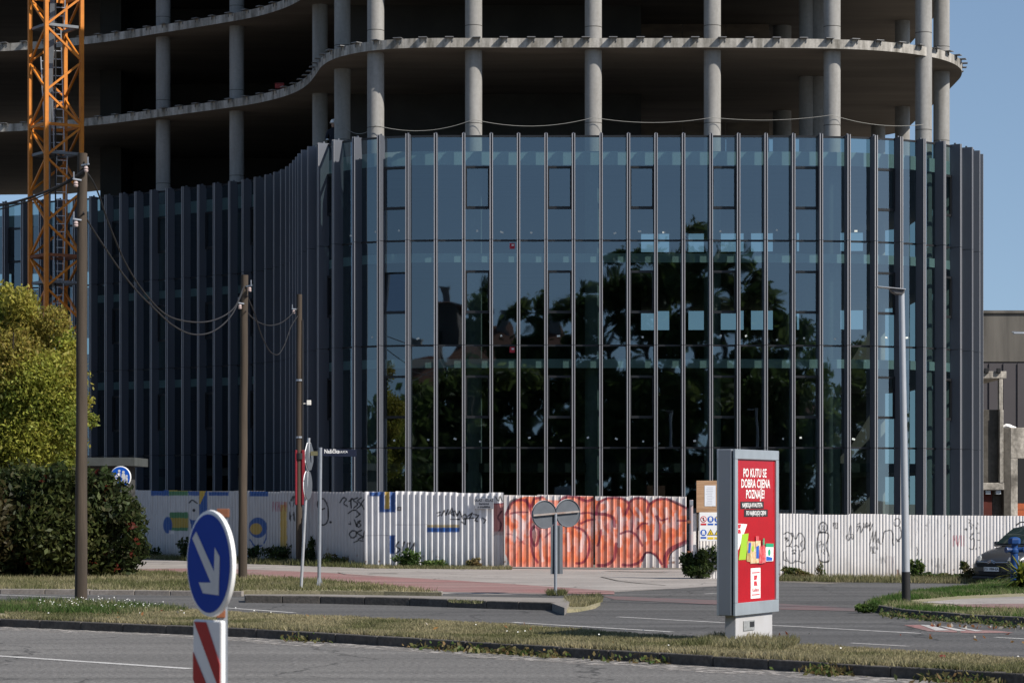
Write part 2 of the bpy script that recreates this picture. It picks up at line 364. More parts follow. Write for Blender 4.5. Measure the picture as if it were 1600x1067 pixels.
def crack(px_pts, w=.035, z=.022):
    l = [Vector(G(*p)) for p in px_pts]; a = []; b = []
    for i, p in enumerate(l):
        t = (l[min(i+1, len(l)-1)]-l[max(i-1, 0)]).normalized(); n = Vector((-t.y, t.x))*w*random.uniform(.5, 1.); a.append(tuple(p+n)); b.append(tuple(p-n))
    return sheet('pavement_crack', a+b[::-1], z, mat('crack_dirt', (.075, .068, .058), .95))
crack([(575, 897), (590, 896.6), (606, 896.4), (622, 896.6)], .12); crack([(528, 895), (540, 898.5), (560, 899.5), (585, 901)]); crack([(940, 902), (965, 908), (1000, 912), (1040, 915)], .04); crack([(700, 901), (730, 902.5), (760, 904), (800, 904.5)], .025); crack([(948, 892.5), (985, 893.6), (1040, 895)], .28, .016); crack([(800, 929.2), (860, 929), (925, 926.3), (1000, 922.5), (1050, 920)], .05)
# raised island with its dark kerb face
sheet('island_tip', pts([(880, 934.5), (915, 936), (938, 941), (930, 946), (905, 951), (880, 953)], .06), .07, M_SOIL, thick=.066)
ik = pts([(382, 941.5), (500, 943), (640, 946.5), (760, 951), (862, 954)])
it = pts([(382, 928), (500, 928), (690, 931), (800, 932.5), (880, 934), (890, 940), (882, 949)], .15)
sheet('traffic_island', [(x, y+.08) for x, y in ik]+[(it[-1])]+it[::-1][1:], .15, mat('island_concrete', (.22, .20, .18), .9, var=.6, vscale=1.2, col2=(.16, .145, .13), fine=.2, fscale=20), thick=.148)
kerb('kerb', ik, .15, -.05, .165, M_KERB, side=1)
kerb('kerb', pts([(864, 954), (884, 954)]), .15, -.05, .15, M_KERB, side=1); kerb('kerb', pts([(885, 954), (908, 952), (932, 946)]), .15, -.05, .09, mat('kerb_dirty', (.15, .13, .10), .95, var=.9, vscale=5, col2=(.08, .075, .05), fine=.3), side=1)
# right-hand corner with kerb, grass and a stub of pavement
rk = pts([(1372, 956), (1410, 964), (1500, 972), (1600, 977), (1750, 983)])
rt = pts([(1750, 905), (1600, 905), (1520, 917), (1440, 922), (1405, 928), (1362, 938), (1354, 942)], .13)
sheet('corner_verge', [(x, y+.08) for x, y in rk]+rt, .13, M_SOIL, thick=.128)
kerb('kerb', pts([(1350, 947), (1354, 952.5), (1372, 957.2)], 0), .12, -.05, .12, mat('kerb_mossy', (.06, .06, .035), .95, var=.9, vscale=6, col2=(.035, .04, .018)), side=1)
kerb('kerb', pts([(1372, 957)])+rk[1:], .15, -.05, .15, M_KERB, side=1)
sheet('corner_pavement', pts([(1438, 941), (1500, 936), (1590, 932), (1750, 930), (1750, 950), (1590, 948), (1490, 944)], .13), .138, M_PAVE)
sheet('corner_cycle_path', pts([(1490, 944.5), (1590, 943.5), (1750, 943), (1750, 950), (1590, 951), (1500, 948)], .13), .143, M_RED)
sheet('red_road_patch', pts([(1412, 977), (1437, 976.5), (1470, 982), (1560, 986), (1585, 989), (1520, 989.5), (1450, 986.5)]), .012, M_RED)
for q in ([(1438, 977), (1452, 977.5), (1484, 985.5), (1462, 985.8)], [(1466, 979), (1478, 980), (1510, 986), (1496, 986.5)], [(1496, 981), (1506, 982), (1536, 986.8), (1524, 987)]):
    sheet('road_marking', pts(q), .017, M_WHITEP)
def line_mark(a, b, w, z=.011):
    a = Vector(G(*a)); b = Vector(G(*b)); t = (b-a).normalized(); n = Vector((-t.y, t.x))*w/2
    k = max(2, int((b-a).length)); P0 = [a+t*((b-a).length*i/k) for i in range(k+1)]
    poly = [tuple(p+n) for p in P0]+[tuple(p-n) for p in P0[::-1]]
    return sheet('road_marking', poly, z, M_WHITEP)
line_mark((-160, 1014.5), (298, 1045), .17, .009)
line_mark((340, 949), (460, 957.5), .14); line_mark((-100, 926), (120, 934), .14)
line_mark((800, 972.5), (1050, 987.5), .13); line_mark((965, 964), (1440, 990), .12); line_mark((1555, 996), (1700, 1004), .12)
line_mark((1100, 928), (1210, 922), .12)
line_mark((1330, 1005), (1420, 1010), .10)
# pale grit washed against the near kerb, worn edges
def grit(name, line, w, m, z):
    a = [Vector(p) for p in line]; o = []; i_ = []
    for k, p in enumerate(a):
        t = (a[min(k+1, len(a)-1)]-a[max(k-1, 0)]).normalized(); n = Vector((t.y, -t.x))
        i_.append(tuple(p-n*.02)); o.append(tuple(p+n*w*(.7+.6*random.random())))
    s = sheet(name, i_+o[::-1], z, m); return s
mg = mat('road_grit', (.33, .305, .28), .95, var=.7, vscale=2.0, col2=(.22, .205, .19), fine=.3, fscale=18)
n_ = mg.node_tree; tb = n_.nodes.new('ShaderNodeBsdfTransparent'); ms = n_.nodes.new('ShaderNodeMixShader'); tcg = n_.nodes.new('ShaderNodeTexCoord'); ng = n_.nodes.new('ShaderNodeTexNoise')
ng.inputs['Scale'].default_value = 6; ng.inputs['Detail'].default_value = 8; rg = n_.nodes.new('ShaderNodeMapRange'); rg.inputs[1].default_value = .42; rg.inputs[2].default_value = .6
n_.links.new(tcg.outputs['Object'], ng.inputs['Vector']); n_.links.new(ng.outputs[0], rg.inputs[0]); n_.links.new(rg.outputs[0], ms.inputs[0])
n_.links.new(tb.outputs[0], ms.inputs[1]); n_.links.new(n_.nodes['Principled BSDF'].outputs[0], ms.inputs[2]); n_.links.new(ms.outputs[0], n_.nodes['Material Output'].inputs[0])
fine_kn = [tuple(p) for p in catmull(kn, 10)]
grit('road_grit', fine_kn, .8, mg, .008)

# ------------------------------------------------------------------ the unfinished building
CP = [(-48, 107.5), (-34, 106.2), (-20.9, 104.6), (-16.95, 102.8), (-14.07, 100.6), (-11.44, 98.5), (-10.2, 97.4), (-9.1, 96.0), (-8.3, 94.5), (-7.75, 92.8), (-7.32, 90.8),
      (-6.95, 88.9), (-6.5, 87.6), (-5.9, 86.6), (-5.1, 85.8), (-4.1, 85.25), (-2.8, 85.0), (0, 85), (3.5, 85.0), (6.8, 85.02), (10.7, 85.2), (12.25, 85.55), (13.6, 86.2), (14.7, 87.1),
      (15.5, 88.2), (16.05, 89.5), (16.34, 91), (16.42, 93), (16.42, 105)]
CUR = catmull(CP, 24)
ARC = np.concatenate([[0], np.cumsum(np.linalg.norm(np.diff(CUR, axis=0), axis=1))])
def cur_at(s):
    p = np.array([np.interp(s, ARC, CUR[:, 0]), np.interp(s, ARC, CUR[:, 1])])
    e = .15; q = np.array([np.interp(s+e, ARC, CUR[:, 0]), np.interp(s+e, ARC, CUR[:, 1])])-np.array([np.interp(s-e, ARC, CUR[:, 0]), np.interp(s-e, ARC, CUR[:, 1])])
    q /= np.linalg.norm(q); return p, q, np.array([q[1], -q[0]])       # point, tangent, outward normal
def offset_curve(off, n=150, s0=None, s1=None):
    o = []
    for s in np.linspace(0, ARC[-1], n):
        p, t, nn = cur_at(s); o.append(tuple(p-nn*off))
    return o
BACK = [(15.2, 107.0), (4.0, 107.6), (-5, 110), (-13.5, 120), (-22, 126.5), (-48, 129)]
bld = thing('unfinished_building', 'curved concrete office building under construction with dark glass podium behind the hoarding', 'building', (0, 90, 0))
BO = (0, 90, 0)
ZT = 14.2
M_EDGEL = mat('slab_edge_sunlit', (.72, .74, .72), .7, var=.4, vscale=1.2, col2=(.5, .52, .5), stretch=(2, 2, .3))  # slab edges paled behind the glass: sunlit bands put into the colour
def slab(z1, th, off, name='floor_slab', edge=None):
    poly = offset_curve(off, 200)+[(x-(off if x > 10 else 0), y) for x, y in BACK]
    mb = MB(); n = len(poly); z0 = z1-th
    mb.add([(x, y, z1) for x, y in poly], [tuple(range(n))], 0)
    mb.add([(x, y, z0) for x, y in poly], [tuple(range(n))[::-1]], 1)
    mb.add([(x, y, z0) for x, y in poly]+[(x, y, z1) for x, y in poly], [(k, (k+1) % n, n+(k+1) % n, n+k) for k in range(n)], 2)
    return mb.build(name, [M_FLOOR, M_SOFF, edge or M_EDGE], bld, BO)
slab(.16, .12, .35)
slab(3.37, .30, .8, edge=M_CORE)
for z in (6.83, 10.34): slab(z, .30, .26, edge=M_EDGEL)
slab(13.74, .46, .26, edge=M_EDGEL)
plate_m = mat('bracket_steel', (.20, .20, .20), .6, metal=.4)
for z in (17.52, 20.82, 24.12, 27.42):
    s_ = slab(z, .31, .36)
    if z < 24:
        br = 0
        for s in np.arange(20.0, ARC[-1]-6, .91):
            p, t, nn = cur_at(s); p = p-nn*.36
            if (p[0]/p[1]*F+CX) < -30: continue
            mb = MB(); a = math.atan2(t[1], t[0]); c = p+nn*.06
            mb.box((c[0], c[1], z+.014), (.28, .27, .022), rz=a)
            c2 = p+nn*.015; mb.box((c2[0]+t[0]*.11, c2[1]+t[1]*.11, z-.06), (.03, .028, .12), rz=a); mb.box((c2[0]-t[0]*.11, c2[1]-t[1]*.11, z-.06), (.03, .028, .12), rz=a)
            mb.build('edge_bracket', plate_m, s_, BO); br += 1
# columns
def column(px, d, r=.285, z1=30.4):
    x = (px-CX)*d/F; mb = MB(); mb.cyl((x, d, .1), (x, d, z1), r, n=28)
    for k in range(5):                                                 # lift joints left by the formwork
        zj = 14.72+random.uniform(-.06, .06)+3.3*k; mb.cyl((x, d, zj), (x, d, zj+.022), r+.0025, n=28, mi=1)
    return mb.build('column', [M_CONC, M_CORE], bld, BO, smooth=True)
for px, d in ((255, 101.9), (370, 99.5), (500, 95.2), (535, 89.75), (587, 86.5), (740, 86.0), (927, 85.95), (1113, 85.98), (1300, 86.2), (1443, 87.3), (1471, 90.3), (1410, 98.4), (1372, 103.3),
              (1222, 99.5), (-60, 106.5)):
    column(px, d, .36 if px == 1222 else .285)
mb = MB()                                                              # twin column cast as one oval
for k in (-.22, .22): mb.cyl(((1270-CX)*91.4/F+k*1.0, 91.4, .1), ((1270-CX)*91.4/F+k*1.0, 91.4, 30), .27, n=24)
mb.build('twin_column', M_CONC, bld, BO, smooth=True)
# cores and inner walls
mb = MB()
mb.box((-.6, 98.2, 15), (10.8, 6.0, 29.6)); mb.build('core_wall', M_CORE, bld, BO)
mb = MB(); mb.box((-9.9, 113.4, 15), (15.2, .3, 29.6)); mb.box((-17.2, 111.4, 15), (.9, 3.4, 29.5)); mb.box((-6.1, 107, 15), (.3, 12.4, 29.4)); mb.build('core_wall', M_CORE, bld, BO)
M_BOARD = mat('board_wall', (.24, .18, .13), .9, var=.9, vscale=.8, col2=(.12, .095, .075), stretch=(1, 1, 3))
mb = MB()
for z in (13.74, 17.52, 20.82, 24.12):
    for k in range(3): mb.box((5.75+k*1.68, 99.0, z+1.5), (1.64, .2, 2.94))
mb.build('inner_wall', M_BOARD, bld, BO)
# rear wall of the podium with strip openings under each slab
M_RW = mat('rear_wall_concrete', (.13, .115, .095), .95, var=.6, vscale=.7, col2=(.08, .07, .06))
mb = MB()
rear = [(15.4, 106.4)]+[(x, y-.6) for x, y in BACK[1:]]
for a, b in zip(rear[:-1], rear[1:]):
    a = Vector(a); b = Vector(b); L = (b-a).length; t = (b-a)/L; az = math.atan2(t.y, t.x); c = (a+b)/2
    for z0, z1 in ((.1, 3.07), (3.37, 6.53), (6.83, 9.2), (10.34, 12.45)):
        mb.box((c.x, c.y, (z0+z1)/2), (L-.02, .25, z1-z0), rz=az)
    s = 0.; k = 0
    while s < L:
        w = (.8, .45, .7, .3)[k % 4]; q = a+t*min(s+w/2, L-w/2)
        for z0, z1 in ((9.2, 10.04), (12.45, 13.28)): mb.box((q.x, q.y, (z0+z1)/2), (w, .24, z1-z0-.004), rz=az)
        s += (2.2, 1.35, 1.9, 2.6)[k % 4]; k += 1
mb.build('rear_wall', M_RW, bld, BO)

# glazing: bays between projecting fins
S0 = float(np.interp(1.126, CUR[:, 0], ARC))
SEAMS = (.15, 3.87, 7.26, 10.74, ZT)
ss = [S0]
while ss[-1] < ARC[-1]-4.0: ss.append(ss[-1]+.909)
left = [S0]
while left[-1] > 13: left.append(left[-1]-(.909 if np.interp(left[-1], ARC, CUR[:, 0]) > -7.6 else .875))
nl = len(left)-1; FS = left[::-1]+ss[1:]
for i, s in enumerate(FS):
    p, t, nn = cur_at(s); a = math.atan2(nn[1], nn[0]); px = p[0]/p[1]*F+CX
    if px < -40: continue
    mb = MB(); zs = [.15]+list(SEAMS[1:4])+[ZT+.06]
    for z0, z1 in zip(zs[:-1], zs[1:]):
        for side in (-1, 1):                                          # two shells with a groove between them
            c = p+nn*.185+t*side*.034; mb.box((c[0], c[1], (z0+z1)/2), (.39, .036, z1-z0-.018), rz=a); c = p+nn*.384+t*side*.041; mb.box((c[0], c[1], (z0+z1)/2), (.012, .026, z1-z0-.016), 2, rz=a)  # front strips carry the painted sunlit edge against the dark sides
        c = p+nn*.165; mb.box((c[0], c[1], (z0+z1)/2), (.33, .036, z1-z0-.005), 1, rz=a)
    c = p+nn*.16; mb.box((c[0], c[1], ZT+.078), (.06, .05, .05), rz=a)
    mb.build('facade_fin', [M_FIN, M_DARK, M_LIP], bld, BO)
stk = mat('paper_sticker', (.62, .66, .62), .8); stkr = mat('red_sticker', (.5, .03, .05), .6)
for i in range(len(FS)-1):
    k = i-nl
    a, ta, na = cur_at(FS[i]); b, tb_, nb = cur_at(FS[i+1])
    if a[0]/a[1]*F+CX < -40 and b[0]/b[1]*F+CX < -40: continue
    t = (b-a); L = np.linalg.norm(t); t /= L; nn = np.array([t[1], -t[0]]); az = math.atan2(t[1], t[0])
    mb = MB(); low = MB()
    ground_open = a[0] < -8.0
    for q, (z0, z1) in enumerate(zip(SEAMS[:-1], SEAMS[1:])):
        if q == 0 and -12.2 < a[0] < -7.9: continue                   # site entrance left open at the inner corner
        A = a+t*.05; B = b-t*.05; j = nn*random.uniform(-.004, .004)
        hop = k == -6 and q == 2
        for y0, y1 in (((z0+.03, z1-2.37), (z1-1.03, z1-.03)) if hop else ((z0+.03, z1-.03),)):
          (low if k == -6 and (q == 3 or (hop and y0 > z0+.1)) else mb).add([(A[0]-j[0], A[1]-j[1], y0), (B[0]+j[0], B[1]+j[1], y0), (B[0]+j[0], B[1]+j[1], y1), (A[0]-j[0], A[1]-j[1], y1)], [(0, 1, 2, 3)], 0)
    o = mb.build('glass_bay', [M_GLASS], bld, BO)
    if low.f: low.build('upper_pane', [M_GLASS], o, BO)
    c = (a+b)/2
    for z in SEAMS[1:]: MB().box((c[0], c[1], z), (L-.09, .07, .062), rz=az).build('transom', M_DARK, o, BO)
    if k % 3 == 0:
        for fl, z1 in enumerate(SEAMS[2:]):
            zt, zb = z1-1.03, z1-2.37; wf = MB(); wd = L-.10
            ang = 0
            if k == -6 and fl == 1: ang = math.radians(-8)            # one window stands tilted open
            Rz = Matrix.Rotation(az, 3, 'Z'); Rx = Matrix.Rotation(ang, 3, 'X'); zh = zb if ang else zt; hinge = Vector((c[0]+nn[0]*.03, c[1]+nn[1]*.03, zh))
            def wb(cx, cz, sx, sz, sy=.07):
                q = Rz @ (Rx @ Vector((cx, 0, cz-zh)))+hinge; wf.box(q, (sx, sy, sz), R=Rz @ Rx)
            wb(0, zt, wd, .075); wb(0, zb, wd, .085)
            for sg in (-1, 1): wb(sg*(wd/2-.03), (zt+zb)/2, .055, zt-zb-.08)
            w_ = wf.build('opening_window', M_DARK, o, BO)
            if ang:
                q4 = [Rz @ (Rx @ Vector((sx*(wd/2-.05), -.01, z-zh)))+hinge for sx, z in ((-1, zb+.04), (1, zb+.04), (1, zt-.04), (-1, zt-.04))]
                MB().add(q4, [(0, 1, 2, 3)]).build('window_pane', M_GLASS, o, BO)
    # small stickers left on the panes
    sm = MB(); n_st = 0
    for z in (4.12, 7.5, 11.0):
        if random.random() < .55 and -6 < a[0] < 15:
            q = a+t*L*random.uniform(.3, .7)+nn*.006; r_ = random.uniform(-.5, .5); w_ = random.uniform(.05, .11)
            sm.box((q[0], q[1], z+random.uniform(-.05, .1)), (w_, .003, .06), R=Matrix.Rotation(az, 3, 'Z') @ Matrix.Rotation(r_, 3, 'Y')); n_st += 1
    if n_st: sm.build('paper_sticker', stk, o, BO)
    if k == -2:
        sm = MB()
        for z in (10.56, 7.12):
            q = a+t*.70+nn*.008; sm.box((q[0], q[1], z), (.17, .004, .19), 0, rz=az); q = a+t*.72+nn*.012; sm.box((q[0], q[1], z+.03), (.08, .004, .06), 1, rz=az)
        sm.build('fire_notice', [stkr, M_WHITE], o, BO)
# safety rope slung between the front columns
rp = [(520, 193), (535, 195), (587, 196), (740, 187), (927, 184), (1113, 184), (1300, 180), (1443, 195)]
mb = MB()
dcol = {520: 89.4, 535: 89.4, 587: 86.15, 740: 85.66, 927: 85.6, 1113: 85.62, 1300: 85.85, 1443: 86.95}
for (a, ya), (b, yb), sg in zip(rp[:-1], rp[1:], (1, 14, 13, 12, 8, 6, 8)):
    l = []
    for k in range(13):
        u = k/12; l.append(P(a+(b-a)*u, ya+(yb-ya)*u+sg*4*u*(1-u), dcol[a]+(dcol[b]-dcol[a])*u-.05))
    mb.tube(l, .009, 5)
tag(mb.build('safety_rope', mat('rope', (.30, .29, .26), .9)), 'pale safety rope sagging from column to column above the glass podium', 'rope')
# a red crate on the first open slab edge and a worker beside a column
def crate(px, py, d, label):
    t = thing('crate', label, 'crate', P(px, py, d)); m = MB()
    m.box((0, 0, .09), (.34, .24, .18)); m.build('crate_body', mat('red_plastic', (.25, .02, .015), .6), t, bevel=.02)
    m = MB(); m.box((0, 0, .19), (.36, .26, .025)); m.box((0, 0, .21), (.14, .04, .03)); m.build('lid', mat('red_plastic_dark', (.16, .015, .012), .6), t)
crate(437, 139, 96.9, 'small red crate on the edge of the first open floor slab')

# ------------------------------------------------------------------ site hoarding of corrugated sheet
def seg_dist(x, y, a, b):
    ax, ay = a; bx, by = b; dx, dy = bx-ax, by-ay; L = dx*dx+dy*dy+1e-9
    t = np.clip(((x-ax)*dx+(y-ay)*dy)/L, 0, 1); return np.hypot(x-ax-t*dx, y-ay-t*dy)
class Paint:
    """spray paint laid onto the sheets: u,v positions expressed as rows and columns of the photograph"""
    def __init__(s, x, y, base): s.x, s.y = x, y; s.c = np.tile(np.array(base, float), (len(x), 1))
    def mixin(s, m, col): s.c += (np.array(col)-s.c)*np.clip(m, 0, 1)[:, None]
    def stroke(s, p, w, col, a=1.):
        x0 = min(q[0] for q in p)-w; x1 = max(q[0] for q in p)+w; i = np.where((s.x > x0) & (s.x < x1))[0]
        if len(i) == 0: return
        d = np.full(len(i), 1e9)
        for q, r in zip(p[:-1], p[1:]): d = np.minimum(d, seg_dist(s.x[i], s.y[i], q, r))
        m = np.clip((w/2-d)/.5+.5, 0, 1)*a; s.c[i] += (np.array(col)-s.c[i])*m[:, None]
    def curve(s, p, w, col, a=1.): s.stroke([tuple(q) for q in catmull(p, 6)], w, col, a)
    def rect(s, x0, y0, x1, y1, col, a=1., wob=0.):
        n = (smoothnoise(s.x*.35, s.y*.35, 3)-.5)*wob
        m = np.clip(np.minimum(np.minimum(s.x-x0, x1-s.x), np.minimum(s.y-y0, y1-s.y))+n+.5, 0, 1)*a; s.mixin(m, col)
    def ell(s, cx, cy, rx, ry, col, a=1.):
        r = np.hypot((s.x-cx)/rx, (s.y-cy)/ry); s.mixin(np.clip((1-r)*min(rx, ry)+.5, 0, 1)*a, col)
    def poly(s, p, col, a=1.): s.mixin(inpoly(s.x, s.y, p)*a, col)
    def scrawl(s, x0, y0, x1, y1, n, w, col, seed=0, a=.9):
        """quick handwriting: n loose letters"""
        r = random.Random(seed); dx = (x1-x0)/n
        for k in range(n):
            cx = x0+dx*k; p = [(cx+r.uniform(0, .9)*dx, y0+r.random()*(y1-y0)) for _ in range(r.choice((3, 4, 4, 5)))]
            p[0] = (p[0][0], y1); p[1] = (p[1][0], y0)
            (s.curve if r.random() < .6 else s.stroke)(p, w, col, a)

def corrugated(name, label, p0, p1, h0, h1, prof, pitch, px0, px1, base, painter, zb=.02, grime=True, bow=0., group=None, wave=.02):
    """sheet from plan point p0 to p1, heights h0..h1; prof = [(fraction of pitch, outward metres)] repeated"""
    a = np.array(p0); b = np.array(p1); L = np.linalg.norm(b-a); t = (b-a)/L; nn = np.array([t[1], -t[0]])
    us = []; os_ = []
    n = int(math.ceil(L/pitch))
    for k in range(n):
        for (f0, o0), (f1, o1) in zip(prof[:-1], prof[1:]):
            w = (f1-f0)*pitch; m = max(1, int(math.ceil(w/.024)))
            for j in range(m): us.append((k+f0)*pitch+w*j/m); os_.append(o0+(o1-o0)*j/m)
    us.append(n*pitch); os_.append(prof[-1][1]); us = np.array(us); os_ = np.array(os_); k = us <= L+.001; us = us[k]; os_ = os_[k]
    R = int((h0+h1)/2/.025); vs = np.linspace(0, 1, R+1)
    U, V = np.meshgrid(us, vs); O = np.tile(os_, (R+1, 1)).copy()
    O += np.sin(U/L*math.pi)*bow+wave*(smoothnoise(U*.7, V*2.+7, 5, 2)-.5)
    ht = h0+(h1-h0)*U/L+ (smoothnoise(np.floor(U/1.05), U*0+.5, 11, 1)-.5)*.05
    X = a[0]+t[0]*U+nn[0]*O; Y = a[1]+t[1]*U+nn[1]*O; Z = zb+(ht-zb)*V
    verts = np.stack([X.ravel()-a[0], Y.ravel()-a[1], Z.ravel()], 1)
    c = len(us); i = np.arange(R)[:, None]*c+np.arange(c-1)[None, :]; i = i.ravel(); faces = np.stack([i, i+1, i+c+1, i+c], 1)
    # photograph columns and rows of each vertex
    d = Y.ravel(); px = CX+X.ravel()*F/d; py = HZ+(H-Z.ravel())*F/d
    pt = Paint(px, py, base)
    if grime:
        g = smoothnoise(U.ravel()*2.2, V.ravel()*3, 21); low = np.clip(1-(Z.ravel())/.75, 0, 1)**1.6
        pt.mixin(np.clip(low*(g*1.5-.2), 0, 1)*.75, (.20, .165, .12))
        st = smoothnoise(U.ravel()*9, V.ravel()*.8, 22); pt.mixin(np.clip((st-.62)*5, 0, 1)*.28, (.34, .29, .24))
        ru = smoothnoise(U.ravel()*6, V.ravel()*14, 23); pt.mixin(np.clip((ru-.74)*9, 0, 1)*np.clip(low*2.5, 0, 1)*.8, (.17, .07, .035))
    if painter: painter(pt)
    o = np_mesh(name, verts, faces, M_SHEET, pt.c)
    o.location = (a[0], a[1], 0)
    return tag(o, label, 'fence' if 'gate' not in name else 'gate', group)

BLK = (.018, .018, .02); CB = (.012, .075, .27); CY = (.52, .34, .045); CG = (.03, .16, .05); PUR = (.22, .018, .055); ORG = (.88, .22, .085); PNK = (.82, .50, .46); OFF = (.74, .68, .645)
# left stretch, turned away from the sun
def left_paint(p):
    p.rect(236, 764, 264, 774, CB, .95, 1.5); p.rect(264, 764, 294, 774, CG, .9, 1.5); p.rect(264, 762, 310, 767, CY, .8); p.rect(294, 767, 312, 774, CB, .9, 1.5)
    p.rect(311, 766, 324, 856, CB, .95, 1.); p.poly([(311, 760), (325, 760), (313, 787), (311, 787)], CY, .95); p.rect(326, 768, 357, 774, CB, .95, 1.5); p.rect(326, 762, 357, 767, CY, .7)
    p.rect(265, 800, 294, 829, CG, .92, 2.); p.rect(265, 809, 294, 824, (.36, .25, .05), .95, 2.); p.ell(262, 820, 7, 13, CB, .95); p.rect(264, 828, 272, 834, (.74, .68, .645), .6)
    p.curve([(296, 785), (300, 781), (304, 783), (308, 786)], 2.2, BLK); p.ell(303, 797, 2.4, 2.4, BLK); p.poly([(296, 810), (301, 812), (309, 813), (310, 826), (300, 828)], CB, .95); p.ell(327, 797, 2, 2, CB)
    p.rect(390, 767, 419, 775, CB, .95, 1.5); p.rect(392, 762, 415, 767, CY, .6)
    p.ell(403, 824, 14.5, 16, CB, .92); p.ell(400, 826, 9.5, 9, CY, .85); p.curve([(391, 843), (399, 853), (409, 852)], 2.2, CB); p.curve([(415, 818), (416, 838), (413, 848)], 1.8, CB)
    p.rect(438, 788, 448, 868, CY, .85, 2.); p.rect(443, 784, 449, 792, (.5, .2, .05), .6)
    p.scrawl(424, 784, 447, 798, 6, 1.6, (.35, .06, .10), 3, .6)
    p.scrawl(452, 775, 465, 782, 2, 1.8, BLK, 5); p.scrawl(452, 784, 471, 791, 4, 1.4, BLK, 6); p.scrawl(452, 800, 464, 813, 2, 2., BLK, 8); p.scrawl(462, 795, 475, 822, 4, .9, BLK, 9, .6)
    p.curve([(507, 794), (500, 796), (496, 788), (499, 780), (505, 779), (511, 788), (513, 806), (510, 817), (504, 820), (499, 816)], 2.2, BLK); p.ell(516.5, 815.5, 2, 2, BLK)
    for q in ([(531, 785), (537, 777), (541, 780), (537, 786), (543, 791)], [(545, 783), (551, 779), (549, 779), (549, 793)], [(559, 777), (552, 781), (559, 787), (553, 793)], [(565, 777), (559, 782), (564, 788), (558, 794)], [(571, 778), (565, 786), (569, 795)]): p.curve(q, 2., BLK)
    p.curve([(544, 802), (551, 797), (556, 797), (561, 804), (556, 808)], 2., BLK); p.stroke([(556, 797), (563, 803)], 1.8, BLK)
    p.stroke([(545, 818), (548, 819), (547, 814)], 1.6, BLK); p.stroke([(554, 812), (557, 822)], 2., BLK); p.curve([(563, 813), (559, 815), (564, 820), (560, 823), (558, 819), (563, 814)], 2., BLK)
    p.curve([(550, 829), (546, 834), (550, 840), (556, 837), (556, 830), (550, 829)], 2.2, BLK); p.curve([(565, 828), (558, 832), (566, 838), (560, 842)], 2.2, BLK); p.stroke([(570, 829), (567, 842)], 2, BLK); p.stroke([(553, 847), (560, 844), (568, 845)], 1.6, BLK)
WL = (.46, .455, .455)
RIB = [(0, 0), (.30, 0), (.36, -.036), (.94, -.036), (1, 0)]
A0 = G(175, 869.5); A1 = G(569, 886)
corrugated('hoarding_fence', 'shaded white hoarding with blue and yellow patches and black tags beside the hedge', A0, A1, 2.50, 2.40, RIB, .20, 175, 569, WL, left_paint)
# middle stretch with deep ribs
def mid_paint(p):
    p.rect(577, 768, 592, 775, CB, .95, 1.5); p.rect(592, 767, 601, 800, CB, .95, 1.); p.rect(601, 766, 608.5, 795, CY, .95, 1.); p.rect(601, 795, 609, 800, CB, .95); p.rect(609, 768, 618, 800, CB, .95, 2.)
    p.rect(608.5, 836, 617, 865, CB, .95, 1.5); p.rect(560, 836, 609, 836.7, (.1, .1, .12), .8); p.rect(618, 819, 667, 819.7, (.12, .12, .13), .7)
    p.rect(667, 819.5, 718, 824, (.46, .34, .14), .85, 1.); p.rect(667, 824, 718, 831, (.012, .10, .36), .95, 1.)
    p.rect(620.5, 791.5, 627, 797.5, BLK, .95); p.ell(624, 794.5, 1.8, 1.8, OFF, .9)
    p.curve([(623, 846), (619, 853), (625, 858), (619, 864)], 2.2, BLK); p.curve([(632, 846), (629, 860), (634, 862), (637, 848)], 2.2, BLK); p.curve([(641, 847), (639, 860), (645, 852), (647, 848), (645, 862)], 1.8, BLK)
    for q in ([(683, 801), (688, 800)], [(684, 806), (688, 804)], [(690, 805), (694, 797), (697, 804), (700, 796)], [(701, 803), (706, 794), (710, 806), (703, 801), (711, 798), (714, 806)], [(715, 805), (718, 798), (721, 806)], [(722, 806), (727, 803), (730, 809), (724, 811), (721, 806)], [(731, 806), (738, 801), (733, 811)], [(740, 803), (748, 805), (742, 813), (746, 814)], [(754, 809), (759, 812), (756, 817)], [(721, 815), (727, 819), (727, 812)], [(704, 811), (718, 811)], [(726, 810), (740, 809)]): p.stroke(q, 1.9, BLK)
    p.poly([(772, 788), (790, 786), (790, 836), (772, 836)], (.42, .10, .08), .85); p.curve([(772, 836), (780, 829), (783, 818), (778, 808), (784, 798)], 2.4, (.09, .02, .03)); p.stroke([(774, 776), (779, 783), (781, 774), (785, 783)], 1.6, BLK); p.rect(770, 830, 790, 888, (.55, .48, .45), .7); p.stroke([(772, 787), (790, 786)], 1.8, PUR)
RIBD = [(0, 0), (.34, 0), (.42, -.072), (.92, -.072), (1, 0)]
B0 = G(570, 886.2); B1 = G(786, 888.5)
corrugated('hoarding_fence', 'white hoarding panels with deep ribs, one blue and yellow bracket and a truck entrance notice', B0, B1, 2.42, 2.36, RIBD, .205, 570, 786, (.74, .73, .73), mid_paint)
